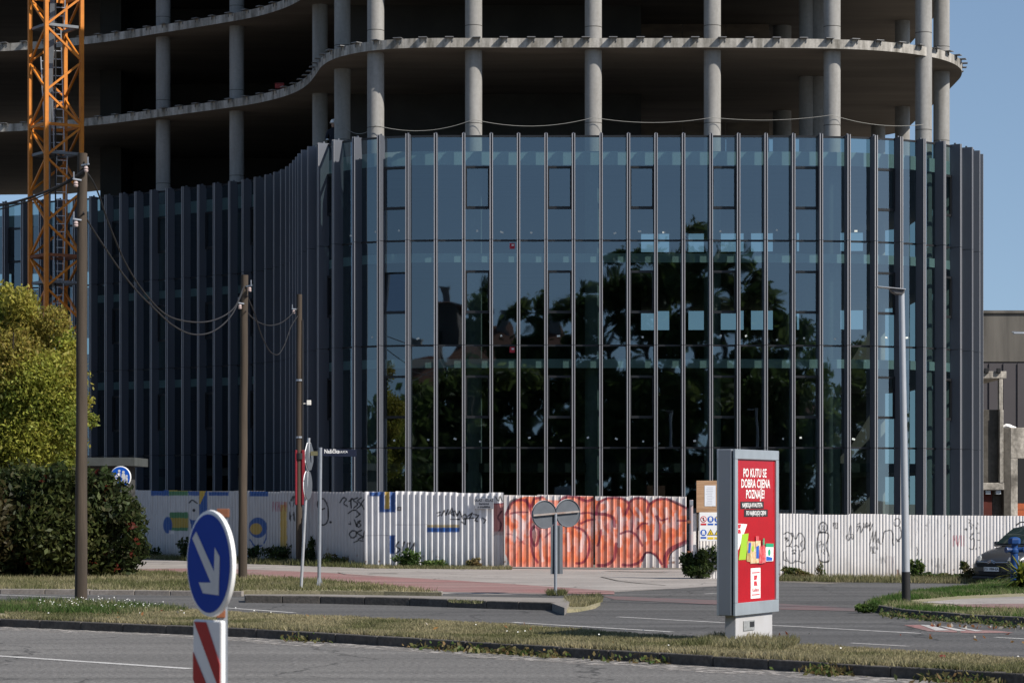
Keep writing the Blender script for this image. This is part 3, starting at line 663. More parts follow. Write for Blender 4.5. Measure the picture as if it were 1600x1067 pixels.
# graffiti gate, two leaves
zA = lambda l: [(730+x/7.62, 760+y/7.62) for x, y in l]
zB = lambda l: [(930+x/7.62, 760+y/7.62) for x, y in l]
def gate_paint(p):
    x, y = p.x, p.y
    n1 = smoothnoise(x*.085, y*.05, 31); n2 = smoothnoise(x*.16+9, y*.09, 32); n3 = smoothnoise(x*.45, y*.05, 33)
    fill = zA([(455, 330), (500, 200), (580, 150), (680, 120), (900, 118), (960, 160), (1100, 160), (1180, 118), (1500, 118)])+zB([(20, 170), (150, 130), (300, 130), (395, 180), (480, 130), (580, 140), (640, 190), (740, 140), (850, 145), (1085, 250), (1085, 650), (980, 720), (890, 800), (860, 980), (800, 975), (720, 830), (640, 775), (580, 830), (540, 960), (0, 985)])+zA([(1000, 985), (700, 985), (520, 960), (455, 800)])
    m = inpoly(x, y, fill).astype(float)
    p.mixin(m*.95, ORG)
    mid = np.exp(-((y-822)/26.)**2)
    p.mixin(m*np.clip((n1-.45)*7, 0, 1)*.7*(.35+.65*mid), PNK); p.mixin(m*np.clip((n2-.50)*9, 0, 1)*.65*(.15+.85*mid), (.84, .62, .58)); p.mixin(m*np.clip((n3-.55)*5, 0, 1)*.25, (.62, .12, .08))
    p.mixin(m*np.clip((n2-.40)*-7, 0, 1)*.5, (.46, .05, .05))
    fade = np.clip((y-876)/14, 0, 1); p.mixin(m*fade*.7, (.70, .38, .34))
    for l, w in ((zB([(80, 190), (130, 180), (150, 260), (80, 310)]), 5), (zB([(280, 260), (300, 380), (300, 560), (290, 700)]), 7), (zB([(490, 260), (520, 300), (560, 400), (500, 390)]), 5), (zB([(700, 270), (740, 420), (720, 620)]), 6), (zA([(560, 340), (650, 420), (640, 620)]), 8), (zA([(870, 620), (880, 800), (900, 880)]), 5), (zB([(960, 330), (980, 440)]), 5), (zB([(590, 560), (600, 640)]), 4), (zA([(1200, 560), (1210, 760)]), 5), (zB([(60, 400), (90, 520)]), 4), (zB([(840, 260), (860, 440)]), 5), (zA([(1390, 560), (1350, 760)]), 6)): p.curve(l, w, (.84, .70, .67), .62)
    P_ = lambda l, w=3.2, a=.9: p.curve(l, w*1.25, PUR, a*.9)
    P_(zA([(460, 330), (520, 210), (600, 160), (690, 170), (740, 250), (770, 330)])); P_(zA([(700, 150), (760, 240), (800, 150), (900, 125)])); P_(zA([(520, 320), (600, 305), (720, 305)]), 2.6, .8)
    P_(zA([(800, 470), (760, 520), (770, 640), (810, 700), (850, 620), (840, 500), (800, 470)]), 3.5); P_(zA([(770, 340), (760, 470), (780, 800), (840, 900)]), 3); P_(zA([(470, 560), (560, 580), (680, 680)]), 1.8, .6)
    P_(zA([(1100, 200), (1150, 130), (1280, 118), (1420, 170), (1500, 150)]), 3.6); P_(zA([(1300, 330), (1440, 310), (1520, 330)]), 2.6); P_(zA([(1280, 480), (1380, 520), (1450, 640), (1440, 800), (1380, 900), (1300, 910)]), 3); P_(zA([(930, 600), (1000, 540), (1080, 500)]), 2.4, .7); P_(zA([(1350, 440), (1440, 400), (1520, 390)]), 2.6)
    P_(zB([(10, 330), (30, 220), (110, 150), (230, 130), (340, 150), (400, 210), (360, 330)])); P_(zB([(400, 190), (470, 140), (560, 140), (630, 190), (620, 300)])); P_(zB([(650, 210), (720, 160), (830, 145), (960, 190), (1085, 255)]), 3.4); P_(zB([(0, 320), (120, 330), (210, 370), (230, 470)]), 4)
    P_(zB([(70, 520), (50, 640), (30, 700)]), 3); P_(zB([(250, 680), (220, 860), (130, 930), (30, 935)]), 4); P_(zB([(300, 560), (400, 530), (480, 570), (560, 700)]), 2.8); P_(zB([(500, 500), (560, 440), (620, 440)]), 2.6)
    P_(zB([(570, 840), (520, 900), (420, 935), (330, 930)]), 3.6); P_(zB([(740, 350), (780, 400), (860, 380)]), 2.4); P_(zB([(720, 350), (760, 440), (770, 580), (750, 640)]), 2.4); P_(zB([(980, 405), (1080, 405)]), 2.6)
    P_(zB([(560, 880), (600, 790), (660, 785), (730, 830), (790, 920)]), 2.8, 1); P_(zB([(1080, 660), (980, 700), (880, 760), (830, 860), (840, 960)]), 5); p.curve(zB([(875, 870), (900, 800), (960, 745), (1060, 700)]), 1.6, (.05, .02, .03)); p.curve(zB([(560, 870), (610, 780), (650, 785), (720, 825)]), 1.5, (.05, .02, .03)); p.curve(zB([(870, 145), (960, 200), (1060, 240)]), 1.5, (.05, .02, .03))
    p.curve(zA([(500, 260), (520, 180), (580, 150)]), 4, (.05, .03, .04), .8); P_(zB([(400, 250), (450, 330), (440, 520)]), 2.6, .7)
    p.ell(804, 837, 2.6, 11, OFF, .95); p.curve(zA([(780, 520), (800, 480), (815, 560), (810, 660)]), 1.1, BLK)
    p.mixin(np.clip((y-887.3), 0, 1)*.8, (.70, .66, .62))
RIBG = [(0, 0), (.82, 0), (.84, .030), (.93, .030), (.95, 0), (1, 0)]
C0 = G(787.5, 888.6); CM = G(929, 889.5); C1 = G(1073, 890.6)
gl = 'gate leaf sprayed with orange and purple bubble letters, %s'
lm = .03; ux = (C1[0]-C0[0]); uy = (C1[1]-C0[1])
corrugated('hoarding_gate_leaf', gl % 'behind the back-to-front round traffic signs', C0, (CM[0]-.02, CM[1]), 2.31, 2.26, RIBG, .2045, 787, 929, OFF, gate_paint, zb=.07, group='gate leaves')
corrugated('hoarding_gate_leaf', gl % 'next to the shrub and safety notices', (CM[0]+.02, CM[1]), C1, 2.27, 2.24, RIBG, .2045, 929, 1073, OFF, gate_paint, zb=.07, group='gate leaves')
# gate post and the short panel beside it
gp = thing('gate_post', 'slim grey steel gate post streaked with pink paint beside the shrub', 'post', (*G(1080, 894), 0))
m = MB(); m.cyl((0, 0, 0), (0, 0, 2.15), .055, n=12); m.build('shaft', mat('post_pink', (.42, .27, .25), .7, var=.9, vscale=3, col2=(.30, .32, .35)), gp, smooth=True)
m = MB(); m.box((.0, -.03, 2.06), (.10, .10, .16)); m.build('cap', M_STEEL, gp, bevel=.01)
for z in (.6, 1.5): MB().box((-.07, -.05, z), (.10, .05, .08)).build('hinge', M_RUST, gp)
# right-hand stretch, fine corrugation in full sun
zC = lambda l: [(1215+x/8.205, 790+y/8.205) for x, y in l]
zD = lambda l: [(1380+x/7.273, 790+y/7.273) for x, y in l]
def right_paint(p):
    K = lambda l, w=1.6, a=.92: p.curve(l, w, BLK, a)
    for q in ([(80, 365), (120, 340), (170, 360), (188, 410), (170, 480), (140, 520)], [(170, 355), (190, 350), (210, 400), (235, 425), (255, 380), (275, 350), (310, 360), (340, 410), (348, 480), (330, 560), (300, 585)], [(110, 522), (150, 515), (180, 525)], [(215, 515), (240, 505), (270, 530)], [(280, 570), (285, 640), (275, 690)], [(78, 590), (80, 690), (120, 705)], [(108, 580), (108, 650), (130, 700), (165, 730), (205, 725), (225, 700)], [(235, 715), (265, 705), (330, 735), (352, 710)], [(90, 405), (130, 410), (100, 430), (140, 440), (120, 455)], [(320, 450), (295, 480), (300, 520)], [(185, 575), (215, 565), (235, 575)], [(190, 610), (225, 608), (200, 590)], [(340, 545), (358, 548)]): K(zC(q))
    K(zC([(545, 330), (533, 270), (555, 220), (590, 212), (625, 240), (635, 290), (615, 335)]), 1.8); p.stroke(zC([(528, 342), (600, 340), (640, 350)]), 1.9, BLK); K(zC([(640, 350), (655, 375), (640, 440), (622, 490), (630, 560), (655, 620), (663, 690), (650, 715)]), 1.8); K(zC([(525, 360), (508, 440), (505, 550), (525, 650), (535, 700)]), 1.8); p.stroke(zC([(535, 700), (590, 722), (655, 715)]), 1.9, BLK)
    for q in ([(590, 240), (575, 270), (600, 265), (580, 300), (605, 295), (590, 320)], [(530, 470), (555, 455), (560, 490), (535, 500), (540, 530)], [(570, 495), (590, 485), (575, 530)], [(560, 565), (560, 600)], [(590, 560), (605, 575), (585, 600), (600, 620)], [(710, 215), (725, 290)], [(710, 215), (735, 225), (715, 255)], [(750, 215), (745, 285), (765, 290), (765, 215)], [(915, 370), (920, 300), (935, 250), (945, 300), (935, 370)], [(930, 370), (890, 370), (880, 410), (910, 445), (935, 400), (960, 430), (975, 390), (955, 360), (930, 370)], [(895, 385), (915, 400), (910, 445)], [(945, 375), (960, 420)]): K(zC(q), 1.2, .85)
    for q in ([(1020, 240), (1060, 220)], [(1015, 265), (1060, 260), (1070, 340), (1100, 270)], [(1020, 325), (1045, 270)], [(1100, 220), (1120, 280), (1140, 215), (1160, 240), (1135, 270)], [(1150, 280), (1180, 240)], [(1190, 215), (1180, 320), (1220, 230)]): K(zC(q), 1.5, .9)
    for q in ([(1180, 500), (1220, 335)], [(1220, 335), (1225, 460), (1260, 325)], [(1260, 325), (1260, 480)], [(1290, 420), (1275, 455), (1300, 470)], [(1290, 420), (1310, 480), (1330, 490)], [(1190, 580), (1200, 520), (1225, 600), (1240, 520)], [(1270, 490), (1280, 560), (1260, 540)], [(1210, 600), (1250, 600)]): K(zC(q), 1.7, .72)
    K(zC([(1345, 460), (1360, 360), (1375, 325), (1410, 318), (1450, 315), (1475, 350), (1480, 400), (1475, 470), (1490, 505)]), 1.8)
    K(zC([(1320, 660), (1330, 730), (1350, 660), (1380, 720)]), 2.2, .35)
    K(zD([(130, 160), (150, 145), (185, 155), (190, 200), (165, 230), (130, 220), (125, 180)]), 1.4); K(zD([(190, 240), (205, 310), (195, 370), (160, 390), (150, 375)]), 1.7); K(zD([(160, 400), (185, 405)]), 1.6)
    K(zD([(378, 470), (395, 515), (382, 565)]), 1.3, .8); K(zD([(480, 220), (492, 225)]), 1.6, .7); K(zD([(750, 210), (760, 230), (750, 250), (762, 270)]), 1.0, .7); K(zD([(690, 350), (702, 325)]), 1.3, .7)
    for q in ([(970, 150), (990, 170), (975, 195), (1000, 200)], [(985, 225), (1005, 240), (998, 265)], [(925, 270), (955, 265)], [(940, 255), (945, 280)], [(1000, 320), (1025, 312), (985, 360), (1000, 385), (1025, 365), (1035, 440), (1015, 495), (980, 485)], [(1070, 195), (1080, 210)], [(1055, 245), (1065, 265)], [(1075, 310), (1090, 312)], [(1078, 390), (1095, 390)], [(1052, 480), (1054, 495)], [(1092, 470), (1096, 476)], [(1010, 215), (1030, 225)]): K(zD(q), 1.5, .85)
    p.scrawl(1489, 836, 1508, 853, 5, 1.2, (.45, .05, .10), 12, .75)
    p.scrawl(1385, 868, 1398, 900, 4, .9, (.12, .03, .03), 15, .4); p.scrawl(1455, 872, 1478, 900, 6, .7, BLK, 17, .6); p.scrawl(1426, 810, 1470, 845, 3, .8, BLK, 18, .35)
RIBF = [(0, 0), (.70, 0), (.77, -.013), (.91, -.013), (1, 0)]
D0 = G(1083, 904.5); D1 = (G(1640, 907)[0], 68.9)
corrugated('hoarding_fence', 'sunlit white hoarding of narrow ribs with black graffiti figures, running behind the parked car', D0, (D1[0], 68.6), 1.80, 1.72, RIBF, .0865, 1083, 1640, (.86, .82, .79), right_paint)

# notices fixed to the hoarding
def board_at(name, label, cat, a, w, h, az, col, th=.02, group=None):
    t = thing(name, label, cat, a, az, group); m = MB(); m.box((0, 0, 0), (w, th, h)); m.build('board', col, t, bevel=.004); return t
az_mid = math.atan2(B1[1]-B0[1], B1[0]-B0[0])
M_PALEG = mat('notice_grey', (.36, .37, .40), .6, var=.4, vscale=5); M_INK = mat('black_ink', (.02, .02, .022), .6)
q = P(756.5, 786.3, 79.80)
t = board_at('entrance_notice', 'pale grey truck entrance notice fixed on the ribbed white hoarding', 'sign', q, .62, .34, az_mid, M_PALEG)
m = MB(); put_text(m, 'ULAZ - IZLAZ', 0, -.0125, .095, .105, bold=.002); put_text(m, 'kamiona', 0, -.0125, -.005, .10, bold=.002); put_text(m, 's gradilišta', 0, -.0125, -.105, .10, bold=.002); m.build('lettering', M_INK, t)
# safety notice board
q = P(1116, 822.5, 69.0)
t = board_at('safety_board', 'white safety notice board with round and triangular symbols above the shrub', 'sign', q, .80, .77, 0, M_WHITE)
M_YEL = mat('sign_yellow', (.75, .52, .02), .5); M_SAFB = mat('safety_blue', (.02, .10, .45), .5); M_SAFR = mat('safety_red', (.55, .02, .03), .5)
def disc(m, cx, cz, r, y, mi, n=20): m.plate([(cx+r*math.cos(k*2*math.pi/n), cz+r*math.sin(k*2*math.pi/n)) for k in range(n)][::-1], y-.002, y, mi)
def rectp(m, cx, cz, w, h, y, mi): m.plate([(cx-w/2, cz-h/2), (cx+w/2, cz-h/2), (cx+w/2, cz+h/2), (cx-w/2, cz+h/2)], y-.002, y, mi)
SM = [M_WHITE, M_INK, M_SAFB, M_SAFR, M_YEL]
for k, (cx, cz, ty) in enumerate([(-.29, .20, 'no'), (-.10, .20, 'mask'), (.09, .20, 'head'), (.28, .20, 'mask'), (-.29, -.16, 'shoe'), (-.10, -.16, 'warn'), (.09, -.16, 'warn'), (.28, -.16, 'shoe')]):
    m = MB(); Y = -.0125
    if ty == 'no':
        disc(m, cx, cz, .085, Y, 3); disc(m, cx, cz, .066, Y-.0025, 0); rectp(m, cx, cz-.01, .03, .07, Y-.005, 1); disc(m, cx, cz+.035, .014, Y-.005, 1)
        m.plate([(cx-.055, cz+.045), (cx-.045, cz+.055), (cx+.055, cz-.045), (cx+.045, cz-.055)][::-1], Y-.009, Y-.007, 3); rectp(m, cx, cz-.135, .15, .05, Y, 3)
    elif ty == 'warn':
        m.plate([(cx-.095, cz-.07), (cx+.095, cz-.07), (cx, cz+.10)], Y-.002, Y, 1); m.plate([(cx-.068, cz-.055), (cx+.068, cz-.055), (cx, cz+.07)], Y-.0045, Y-.0025, 4); rectp(m, cx, cz-.01, .012, .05, Y-.007, 1); rectp(m, cx, cz-.15, .16, .06, Y, 4)
    else:
        disc(m, cx, cz, .085, Y, 2); disc(m, cx, cz+.02, .04, Y-.0025, 0); rectp(m, cx, cz-.03, .07 if ty != 'shoe' else .09, .035, Y-.0025, 0); rectp(m, cx, cz-.135, .15, .045, Y, 2)
        if ty == 'head': rectp(m, cx, cz+.04, .10, .03, Y-.005, 4)
    m.build('safety_symbol', SM, t)
q = P(1113, 775.5, 69.25)
t = board_at('timber_board', 'raw timber board with a white paper permit standing above the safety notices', 'board', q, .86, .86, 0, mat('raw_timber', (.46, .29, .17), .85, var=.8, vscale=4, col2=(.30, .17, .09), stretch=(.5, 1, 6)), .03)
m = MB(); m.box((-.06, -.019, .02), (.30, .004, .56)); m.build('paper_permit', mat('paper', (.72, .74, .78), .8), t)
m = MB()
for k in range(11): m.box((-.07+random.uniform(-.02, .02), -.0225, .24-k*.045), (random.uniform(.12, .22), .001, .008))
m.build('printed_lines', mat('faint_ink', (.35, .37, .42), .8), t)
m = MB(); m.box((-.40, .04, -.55), (.05, .05, 1.9)); m.build('batten', M_WOOD, t)

# ------------------------------------------------------------------ advertising pillar on the median
gx, gd = 349*36.5/F, 36.5
ad = thing('advertising_pillar', 'grey double-sided advertising pillar with a red supermarket poster on the grass median', 'billboard', (gx, gd, .12), math.atan2(.89, .46))
M_ADG = mat('pillar_grey', (.235, .255, .28), .45, metal=.3, var=.3, vscale=2, col2=(.20, .215, .24)); M_ADL = mat('pillar_frame', (.40, .44, .47), .4, metal=.4, var=.3, vscale=3)
M_PR = mat('poster_red', (.40, .003, .010), .6, spec=.2, var=.6, vscale=2.5, col2=(.31, .002, .008), fine=.08, fscale=30)
Wd, T, Z0, Z1 = 1.70, .27, .40, 2.78
m = MB(); m.box((Wd/2, T/2+.03, (Z0+Z1)/2), (Wd, T-.06, Z1-Z0)); m.build('cabinet', M_ADG, ad, bevel=.012)
b_ = M_PR.node_tree.nodes['Principled BSDF']; b_.inputs['Coat Weight'].default_value = .35; b_.inputs['Coat Roughness'].default_value = .06
for sy in (0, 1):
    m = MB(); y = .018 if sy == 0 else T+.0; fw = .105
    for c, s in (((Wd/2, y, Z0+.09), (Wd, .036, .18)), ((Wd/2, y, Z1-.07), (Wd, .036, .14)), ((fw/2, y, (Z0+Z1)/2+.02), (fw, .034, Z1-Z0-.325)), ((Wd-fw/2, y, (Z0+Z1)/2+.02), (fw, .034, Z1-Z0-.325))): m.box(c, s)
    m.build('frame', M_ADL, ad, bevel=.006)
m = MB(); m.box((Wd/2, T/2, .19), (1.42, .17, .46)); m.build('plinth', mat('plinth_concrete', (.42, .42, .43), .8, var=.6, vscale=3, col2=(.36, .35, .34), stretch=(1, 1, .4)), ad, bevel=.01)
m = MB(); m.box((.62, T/2-.092, .24), (.42, .012, .14)); m.build('service_hatch', mat('hatch', (.30, .31, .31), .6, var=.5, vscale=20), ad)
m = MB(); m.box((.72, T/2-.101, .255), (.16, .008, .075)); m.build('hatch_label', M_INK, ad)
px0, px1, pz0, pz1 = .105, Wd-.105, Z0+.18, Z1-.14; Yp = .028
m = MB(); m.box(((px0+px1)/2, Yp+.002, (pz0+pz1)/2), (px1-px0-.004, .004, pz1-pz0-.004)); poster = m.build('poster', [M_PR], ad)
fx = lambda f: px0+(px1-px0)*f
fz = lambda y: pz1-(y-712)/241*(pz1-pz0)                              # photo row on the poster -> height
MW = mat('print_white', (.80, .79, .77), .6)
m = MB()
for s, y, cx in (('PO KUTU SE', 735.5, .47), ('DOBRA CIJENA', 753.5, .49), ('POZNAJE!', 771.5, .48)):
    put_text(m, s, fx(cx), Yp-.004, fz(y), .172, bold=.0035, xscale=.93, shear=.04, spacing=1.03)
m.build('headline', MW, ad)
m = MB(); rectp(m, fx(.40), fz(789.5), .90, .105, Yp-.001, 0); rectp(m, fx(.50), fz(803), .92, .105, Yp-.001, 0); m.build('caption_strip', M_INK, ad)
m = MB(); put_text(m, 'NAJBOLJA KVALITETA', fx(.40), Yp-.006, fz(789.5), .086, bold=.0015, xscale=.92); put_text(m, 'PO NAJBOLJOJ CIJENI', fx(.50), Yp-.006, fz(803), .086, bold=.0015, xscale=.94); m.build('caption', MW, ad)
LM = [MW, mat('logo_red', (.55, .01, .03), .6)]
def k_mark(m, cx, cz, s, y):
    q = [(-.5, -.5), (-.5, -.04), (-.04, -.04), (-.04, -.5)]; w = .46
    for a in (((-.5, .06), (-.04, .06), (-.04, .5), (-.5, .5)), ((-.5, -.5), (-.04, -.5), (-.04, -.06), (-.5, -.06)), ((.04, .06), (.20, .06), (.50, .5), (.04, .5)), ((.04, -.5), (.50, -.5), (.22, -.06), (.04, -.06))):
        m.plate([(cx+x*s*.85, cz+z*s) for x, z in a], y-.002, y, 1)
m = MB(); y = Yp-.001
m.plate([(fx(0), fz(868)), (fx(0), fz(820)), (fx(.27), fz(821.5)), (fx(.06), fz(862))][::-1], y-.002, y, 0); k_mark(m, fx(.075), fz(829), .13, y-.003); m.build('corner_tag', LM, ad)
m = MB(); cx = fx(.49); rectp(m, cx, fz(922), .375, .44, y, 0); rectp(m, cx, fz(904), .30, .014, y-.003, 1); rectp(m, cx, fz(941.5), .30, .014, y-.003, 1); k_mark(m, cx, fz(917.5), .15, y-.003); put_text(m, 'Kaufland', cx, y-.004, fz(933.5), .075, mi=1, bold=.001); m.build('logo_panel', LM, ad)
GR = [mat('print_green', (.30, .50, .03), .6), mat('print_pale', (.62, .60, .42), .6, var=.9, vscale=14, col2=(.55, .28, .08)), M_SAFB, mat('print_red', (.50, .01, .02), .5, var=.6, vscale=12, col2=(.75, .3, .3)), MW, mat('print_teal', (.02, .33, .16), .6), mat('print_brown', (.28, .17, .06), .6, var=.9, vscale=18, col2=(.60, .45, .2))]
m = MB()
m.plate([(fx(.05), fz(881)), (fx(.23), fz(881)), (fx(.30), fz(837)), (fx(.14), fz(838))], y-.006, y-.003, 0)
m.plate([(fx(.25), fz(884)), (fx(.40), fz(886)), (fx(.44), fz(851)), (fx(.26), fz(850))], y-.009, y-.006, 6)
m.plate([(fx(.34), fz(888)), (fx(.47), fz(888)), (fx(.46), fz(851)), (fx(.36), fz(852))], y-.012, y-.009, 1); disc(m, fx(.40), fz(863), .045, y-.0125, 0)
m.plate([(fx(.28), fz(870)), (fx(.33), fz(870)), (fx(.35), fz(853)), (fx(.30), fz(853))], y-.0125, y-.0095, 2)
m.plate([(fx(.46), fz(888)), (fx(.58), fz(888)), (fx(.60), fz(850)), (fx(.47), fz(850))], y-.0155, y-.0125, 1); m.plate([(fx(.48), fz(880)), (fx(.55), fz(880)), (fx(.55), fz(858)), (fx(.48), fz(860))], y-.018, y-.016, 2)
rectp(m, fx(.51), fz(846), .11, .07, y-.0155, 3)
m.plate([(fx(.55), fz(889)), (fx(.66), fz(889)), (fx(.66), fz(866)), (fx(.60), fz(858)), (fx(.56), fz(866))], y-.021, y-.0185, 3)
m.plate([(fx(.61), fz(888)), (fx(.72), fz(888)), (fx(.72), fz(866)), (fx(.69), fz(858)), (fx(.69), fz(850)), (fx(.64), fz(850)), (fx(.64), fz(858)), (fx(.61), fz(866))], y-.024, y-.0215, 3); rectp(m, fx(.665), fz(852), .05, .10, y-.0245, 5)
m.plate([(fx(.72), fz(886)), (fx(.93), fz(886)), (fx(.94), fz(856)), (fx(.73), fz(855))], y-.018, y-.015, 4); m.plate([(fx(.725), fz(861)), (fx(.93), fz(862)), (fx(.94), fz(856)), (fx(.73), fz(855))], y-.0205, y-.018, 5); disc(m, fx(.82), fz(871), .05, y-.0185, 5); m.plate([(fx(.74), fz(885)), (fx(.90), fz(885)), (fx(.90), fz(880)), (fx(.74), fz(877))], y-.0205, y-.018, 2)
m.build('printed_products', GR, ad)

# ------------------------------------------------------------------ keep-right sign in the foreground
X0, D0_ = (333-CX)*14.5/F, 14.5
fs = thing('traffic_sign', 'blue disc with a white arrow above a red and white striped board in the foreground', 'traffic sign', ((336-CX)*14.5/F, 14.5, 0))
ps = empty('p'); bpy.data.objects.remove(ps)
def sign_plate(name, parent, loc, rz, tilt=0.):
    o = empty(name, loc, 0, (0, tilt, rz)); o.parent = parent; return o
azd = -math.radians(58)                                              # face turned to the left of the camera
Rd = Matrix.Rotation(azd, 4, 'Z'); zc = H-(880-HZ)*14.5/F
def xf(mb, Rm, off): mb.v = [tuple(Rm @ Vector(v)+Vector(off)) for v in mb.v]; return mb
off = Vector((-(336-326)*14.5/F, 0, zc)); R3 = Matrix.Rotation(azd, 3, 'Z')
m = MB(); m.lathe([(.0, 0), (.285, 0), (.300, .004), (.303, .016), (.298, .028), (.27, .03), (0, .03)], 48); m.v = [(x, z, y) for x, y, z in m.v]; xf(m, R3, off); m.build('sign_disc', M_WHITE, fs, smooth=True)
m = MB(); m.lathe([(0, 0), (.279, 0), (.279, .002), (0, .002)], 48); m.v = [(x, z-.003, y) for x, y, z in m.v]; xf(m, R3, off); m.build('blue_face', M_BLUE, fs)
arrow = [(-.69, .47), (-.52, .60), (.28, -.15), (.31, .31), (.52, .14), (.48, -.59), (-.21, -.57), (-.4, -.37), (.14, -.36)]
m = MB(); m.plate([(x*.297, z*.297) for x, z in arrow], -.0065, -.0042); xf(m, R3, off); m.build('arrow', mat('arrow_white', (.60, .60, .60), .6, var=.4, vscale=12, col2=(.45, .45, .46)), fs)
azp = -math.radians(44); R4 = Matrix.Rotation(azp, 3, 'Z'); zt = H-(968-HZ)*14.5/F; offp = Vector(((327-336)*14.5/F, .0, 0))
m = MB(); m.box((0, 0, zt-.5), (.255, .035, 1.0)); xf(m, R4, offp); m.build('striped_board', M_WHITE, fs, bevel=.012)
m = MB(); bw = .119
for k in range(-1, 4):
    zz = zt-.02-k*.30; q = [(-bw, zz), (-bw+.09, zz), (bw, zz-.30), (bw, zz-.30-.12)] if k >= 0 else None
    if k == 0: q = [(-bw+.008, zt-.012), (-bw+.115, zt-.012), (bw, zt-.245), (bw, zt-.40)]
    elif k > 0:
        z_ = zt-.185-(k-1)*.31; q = [(-bw, z_), (bw, z_-.36), (bw, z_-.51), (-bw, z_-.155)]
    if q: m.plate(q[::-1], -.0225, -.0195)
xf(m, R4, offp); m.build('red_stripe', M_REDP, fs)
m = MB(); m.cyl((.035, .06, 0), (.035, .06, 2.12), .03, n=14); m.build('post', M_STEEL, fs, smooth=True)
m = MB(); m.box((.04, .05, zc+.285), (.07, .05, .05)); m.build('clamp', M_RUST, fs, bevel=.005)
m = MB(); m.box((.03, .03, zt+.035), (.05, .03, .05)); m.build('clamp', M_RUST, fs, bevel=.005)
m = MB(); m.prism([(.25*math.cos(a), .16*math.sin(a)) for a in np.linspace(0, 2*math.pi, 17)[:-1]], 0, .14); m.build('base_block', M_BLACK, fs)

# ------------------------------------------------------------------ back-to-front signs before the gate
bx, by_ = G(868, 929, .02)
ts = thing('traffic_sign', 'grey backs of two round signs and a long plate on one post before the gate', 'traffic sign', (bx, by_, .012))
sc_ = by_/F; rz = math.radians(30); R5 = Matrix.Rotation(rz, 3, 'Z')
zz = lambda py: H-(py-HZ)*sc_-.012
m = MB(); m.cyl((0, 0, 0), (-.0, .03, zz(802)), .036, n=14); m.build('post', M_STEEL, ts, smooth=True)
for px_, py_ in ((851, 803.5), (888, 801.5)):
    m = MB(); m.lathe([(0, 0), (.29, 0), (.305, -.02), (.318, -.02), (.318, .022), (.30, .022), (0, .016)], 36)
    m.v = [(x, z, y) for x, y, z in m.v]; xf(m, R5, Vector(((px_-868)*sc_, .08+(px_-868)*sc_*.577, zz(py_)))); o = m.build('sign_disc', [M_GREY], ts, smooth=True)
    m = MB(); m.lathe([(.306, .021), (.322, .021), (.322, .034), (.306, .034)], 36); m.v = [(x, z, y) for x, y, z in m.v]; xf(m, R5, Vector(((px_-868)*sc_, .08+(px_-868)*sc_*.577, zz(py_)))); m.build('rim', M_WHITE, o)
m = MB(); a_, b_ = Vector(((833-868)*sc_, .03-.514*.577, zz(804.8))), Vector(((905.5-868)*sc_, .03+.55*.577, zz(798.8))); m.bar(a_, b_, .03, .04); m.build('cross_bar', M_RUST if False else mat('weathered_bar', (.30, .27, .25), .6, var=.7, vscale=6, col2=(.2, .12, .09)), ts)
m = MB(); m.box((0, 0, 0), (.305, .02, 1.10)); m.box((-.06, -.02, 0), (.02, .03, 1.08)); m.box((.06, -.02, 0), (.02, .03, 1.08)); xf(m, R5, Vector(((870-868)*sc_, .085, zz(858.5)))); m.build('long_plate', M_GREY, ts)
m = MB(); m.lathe([(.06, 0), (.075, 0), (.06, .03), (.04, .05)], 12); m.build('foot', M_STEEL, ts)

# ------------------------------------------------------------------ street lamp
lx, ld = G(1415.5, 942, .13)
lp = thing('street_lamp', 'tall pale grey street lamp with black foot and flat lantern in front of the glass', 'street lamp', (lx, ld, .13))
sc_ = ld/F; hz_ = (942-452)*sc_
m = MB(); top = Vector((-7*sc_, 0, hz_)); m.cyl(Vector((0, 0, .60)), top, .078, .058, 18); m.build('pole', mat('lamp_grey', (.38, .40, .43), .5, metal=.3, var=.3, vscale=4, col2=(.31, .325, .35)), lp, smooth=True)
m = MB(); m.cyl((0.004, 0, 0), (-.001, 0, .62), .086, .084, 18); m.build('black_sleeve', M_BLACK, lp, smooth=True)
hd = empty('lantern', (top.x, 0, top.z)); hd.parent = lp
m = MB(); m.plate([(-.50, .055), (.06, .0), (.06, -.02), (-.50, .04)], -.14, .14); m.build('lantern_cover', mat('lantern_top', (.42, .43, .45), .4, metal=.3), hd, bevel=.006)
m = MB(); m.plate([(.055, -.025), (-.24, .005), (-.20, -.06), (-.13, -.10), (.0, -.115), (.045, -.08)], -.10, .10); m.build('lantern_body', mat('lantern_body', (.11, .105, .105), .6), hd, bevel=.015)
m = MB(); m.cyl((.0, 0, -.20), (.0, 0, -.10), .05, .045, 14); m.build('collar', M_GREY, hd)

# ------------------------------------------------------------------ street-name sign
nx, nd = G(498.5, 915, .1)
sn = thing('street_sign', 'tall galvanised post with a narrow dark blue street name blade', 'street sign', (nx, nd, .1)); sc_ = nd/F; ht = (915-699)*sc_
m = MB(); m.cyl((0, 0, 0), (.035, 0, ht), .043, n=14); m.build('post', M_STEEL, sn, smooth=True)
m = MB(); m.plate([(.05, -.02), (.86, -.05), (.86, -.22), (.05, -.20)], -.012, .012); o = m.build('name_blade', mat('blade_navy', (.012, .016, .035), .4), sn, loc=(.035, 0, ht))
m = MB(); put_text(m, 'Našička', .27, -.0135, -.095, .135, bold=.003, xscale=.82); put_text(m, 'ULICA', .55, -.0135, -.105, .072, bold=.001); m.build('lettering', MW, sn, loc=(.035, 0, ht))
m = MB(); m.box((0, 0, .01), (.22, .22, .02)); m.build('base_plate', M_STEEL, sn)
m = MB()
for a in range(3): m.plate([(.03, .02), (.105, .02), (.03, .24)], -.006, .006)
